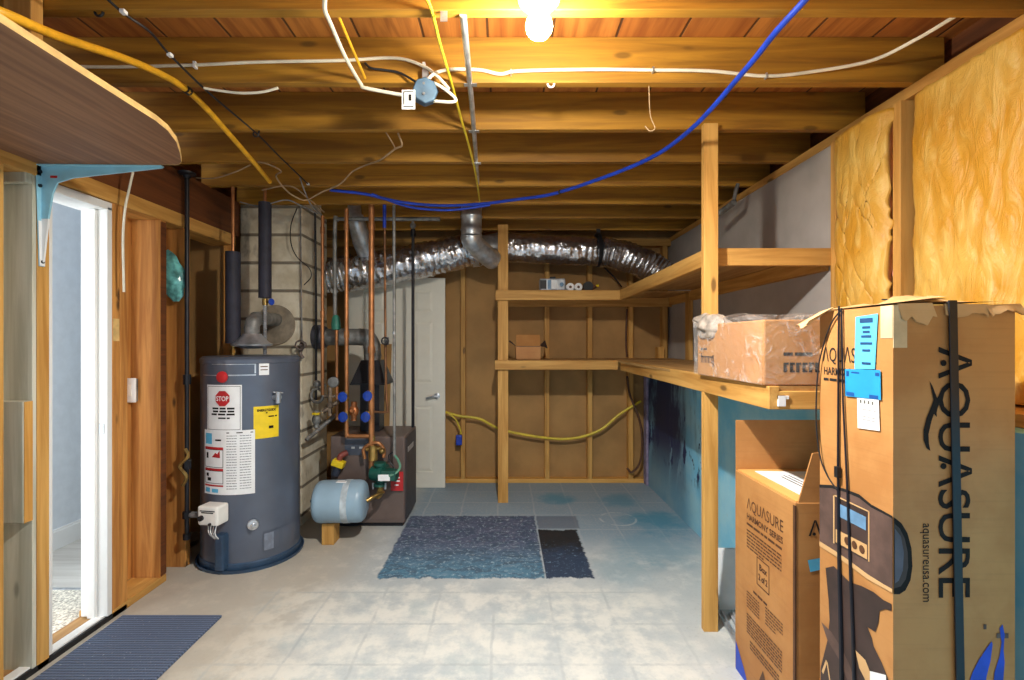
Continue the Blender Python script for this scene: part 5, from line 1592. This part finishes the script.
cable('yellow_cable', [P(424, -8, 1.45), P(432, 12, 1.53), P(440, 44, 1.72), P(452, 85, 1.98), P(462, 122, 2.31), P(469, 146, 2.58), P(476, 176, 3.05), P(480, 204, 3.66)], .0058, YCAB2, 'thin bright yellow cable running under the joists beside the conduit')
t = thing('conduit', 'straight grey conduit running back under the joists', 'conduit', P(468, 80, 1.95))
obj('tube', MB().tube([P(463, 14.5, 1.55), P(470, 85, 1.99), P(474, 131, 2.42), P(478, 186, 3.3)], .0115, 10, 4), STEEL, t, smooth=True)
for px, py, y in ((470.5, 84, 1.975), (474, 131, 2.41), (476.5, 163, 2.84)):
    q = P(px, py, y)
    obj('clip', MB().obox(q, (1, 0, 0), (0, 1, 0), (0, 0, 1), .026, .012, .005), STEEL, t)
t = thing('blue_cable', 'bright blue cable sagging across the ceiling from upper right to the boiler', 'cable', P(640, 163, 2.6))
obj('jacket', MB().tube([P(826, -24, 1.38), P(805, 0, 1.46), P(775, 33, 1.58), P(745, 70, 1.78), P(690, 130, 2.2), P(640, 163, 2.6), P(560, 192, 3.05), P(520, 199, 3.25), P(480, 204, 3.36), P(440, 205.5, 3.4), P(400, 202, 3.4), P(365, 194, 3.38), P(330, 190, 3.36)], .0105, 10), BCAB, t, smooth=True)
for px, py, y in ((724, 95, 1.94), (642, 162, 2.6), (560, 192, 3.05)):
    q = P(px, py, y)
    obj('cable_tie', MB().ball(q, .0135), DARK, t)
cable('blue_cable', [P(372, 194, 3.34), P(385, 199, 3.34), P(410, 207, 3.34), P(440, 210, 3.34), P(462, 209, 3.34), P(490, 205, 3.34)], .008, BCAB, 'second shorter blue cable under the long one near the boiler pipes')
cable('string', [P(398, 133, 2.5), P(402, 145, 2.55), P(395, 149, 2.6), P(380, 160, 2.7), P(366, 165, 2.85), P(352, 172, 2.95), P(340, 184, 3.05), P(322, 192, 3.1), P(306, 200, 3.15), P(294, 196, 3.1), P(284, 188, 3.05), P(276, 176, 3.0), P(281, 171, 2.9), P(268, 164, 2.8), P(258, 162, 2.8)], .0048, STRING, 'tan string draped loosely in front of the chimney top', 'string')
cable('string', [P(385, 131, 2.45), P(392, 142, 2.5), P(395, 148, 2.6)], .0035, STRING, 'short tan string end under the third joist', 'string')
cable('wire', [P(133, 172, 2.46), P(129, 190, 2.46), P(125, 210, 2.46), P(123, 240, 2.46), P(124, 292, 2.46)], .0055, WCAB, 'white wire hanging down beside the door frame', 'wire')
cable('wire', [P(196, 178, 3.0), P(215, 178, 2.95), P(235, 172, 2.9), P(250, 165, 2.85)], .004, STRING, 'tan wire drooping from the black gas pipe top', 'wire')
for pts, lab in (([P(240, 202, 3.3), P(260, 206, 3.3), P(285, 200, 3.3), P(300, 205, 3.35), P(318, 214, 3.45)], 'dark wire lying across the chimney top'), ([P(262, 190, 3.2), P(290, 186, 3.15), P(310, 200, 3.25), P(324, 212, 3.5)], 'brown wire over the chimney top ending at the copper riser'), ([P(300, 178, 3.1), P(305, 192, 3.15), P(312, 206, 3.2), P(322, 215, 3.5)], 'grey wire dropping from the joists to the chimney corner')):
    cable('wire', pts, .0045, STRING if 'brown' in lab else GREYPIPE, lab, 'wire')
cable('string', [P(649, 86, 1.97), P(649.5, 105, 1.97), P(651, 118, 1.97), P(655, 128, 1.97), P(650, 131, 1.97), P(645, 126, 1.97)], .002, STRING, 'thin string with a curled end hanging under the second joist', 'string')
cable('extension_cord', [P(445, 412, 4.8), P(460, 416, 4.79), P(480, 419, 4.8), P(503, 430, 4.8), P(547, 438, 4.8), P(575, 438, 4.8), P(600, 430, 4.8), P(620, 414, 4.8), P(641, 401, 4.8)], .0125, YCAB2, 'yellow extension cord swagged across the far studs', 'cord')
t = thing('power_plug', 'blue plug hanging from a short yellow cord right of the white door', 'plug', P(459, 440, 4.78))
obj('cord', MB().tube([P(448, 413, 4.79), P(456, 420, 4.78), P(461, 432, 4.78), P(460, 434, 4.78)], .008, 8), YCAB2, t, smooth=True)
q = P(459, 440, 4.78)
obj('plug_body', MB().box(q.x - .03, q.x + .03, q.y - .02, q.y + .02, q.z - .05, q.z + .05), BCAB, t, bevel=.01)
cable('wire', [P(627, 309, 4.82), P(626, 340, 4.82), P(627, 357, 4.82)], .01, INKB, 'brown wire dropping beside the corner stud above the lower shelf', 'wire')
cable('wire', [P(627, 376, 4.8), P(630, 395, 4.78), P(639, 418, 4.75), P(642, 440, 4.75), P(640, 462, 4.76), P(632, 472, 4.77), P(627, 468, 4.79)], .011, INKB, 'brown wire looping down below the lower shelf in the corner', 'wire')
cable('wire', [P(598, 262, 4.7), P(612, 275, 4.75), P(622, 287, 4.78)], .007, DARK, 'dark wire curving under the right foil duct', 'wire')
q = P(444, 10, 1.54)
o = obj('strap_hanger', MB().box(q.x - .011, q.x + .011, 1.535, 1.5385, P(0, 22, 1.54).z, 2.52), STEEL)
tag(o, 'short galvanised strap hanging beside the bright yellow cable at the top', 'strap')
for px, py, y, m_, lab in ((99, 12, 1.54, DARK, 'black pipe hook under the first joist at the upper left'), (551, 84, 1.968, PAPER, 'white pipe hook under the second joist below the bulb'), (256, 134, 2.4, DARK, 'black hook under the third joist by the black cable')):
    q = P(px, py, y)
    o = obj('pipe_hook', MB().torus(q, (0, 1, 0), .013, .004, 14, 6, .6, 5.2).cyl(q + V((.012, .0, .0)), q + V((.012, .008, .02)), .004), m_, smooth=True)
    tag(o, lab, 'hook')
q = P(660, 228, 4.35)
o = obj('pipe_stub', MB().tube([P(734, 200, 3.1), P(736, 190, 3.1), P(738, 184, 3.1)], .012, 8).tube([P(734, 202, 3.12), P(728, 207, 3.2), P(715, 216, 3.3)], .02, 8), GREYPIPE, smooth=True)
tag(o, 'grey pipe stub along the top plate above the drywall', 'pipe')

# ------------------------------------------------------------------ light
w = bpy.data.worlds.new('day')
SC.world = w
w.use_nodes = True
bg = w.node_tree.nodes['Background']
bg.inputs['Color'].default_value = (.66, .84, 1.0, 1)
bg.inputs['Strength'].default_value = .7


def area(name, loc, target, sx, sy, energy, col):
    l = bpy.data.lights.new(name, 'AREA')
    l.shape = 'RECTANGLE'
    l.size, l.size_y = sx, sy
    l.energy = energy
    l.color = col
    o = bpy.data.objects.new(name, l)
    COL.objects.link(o)
    o.location = loc
    o.rotation_euler = (V(target) - V(loc)).to_track_quat('-Z', 'Y').to_euler()
    return o


dl = area('bulb_boost', (LX, LY, 2.314), (LX, LY, 0), .06, .06, 50, (1, .985, .95))  # added disc under the bulb, brightens the floor but not the joists
dl.data.shape = 'DISK'
area('hall_fill_light', (-2.6, 1.05, 1.4), (-2.75, 3.4, 1.1), .7, 2.0, 46, (.93, .97, 1))  # added unseen lamp that brightens the hall; no window there

# ------------------------------------------------------------------ camera
cam = bpy.data.cameras.new('camera')
co = bpy.data.objects.new('camera', cam)
COL.objects.link(co)
co.location = (0, 0, CH)
co.rotation_euler = (PI / 2, 0, 0)
cam.sensor_width = 36
cam.lens = F / 1024 * 36
cam.shift_x = (512 - CX) / 1024
cam.shift_y = (CY - 340) / 1024
cam.clip_start = .05
SC.camera = co
vs = SC.view_settings
vs.view_transform = 'Standard'
vs.look = 'None'
vs.exposure = 0.38
vs.gamma = 1.0
vs.use_curve_mapping = False
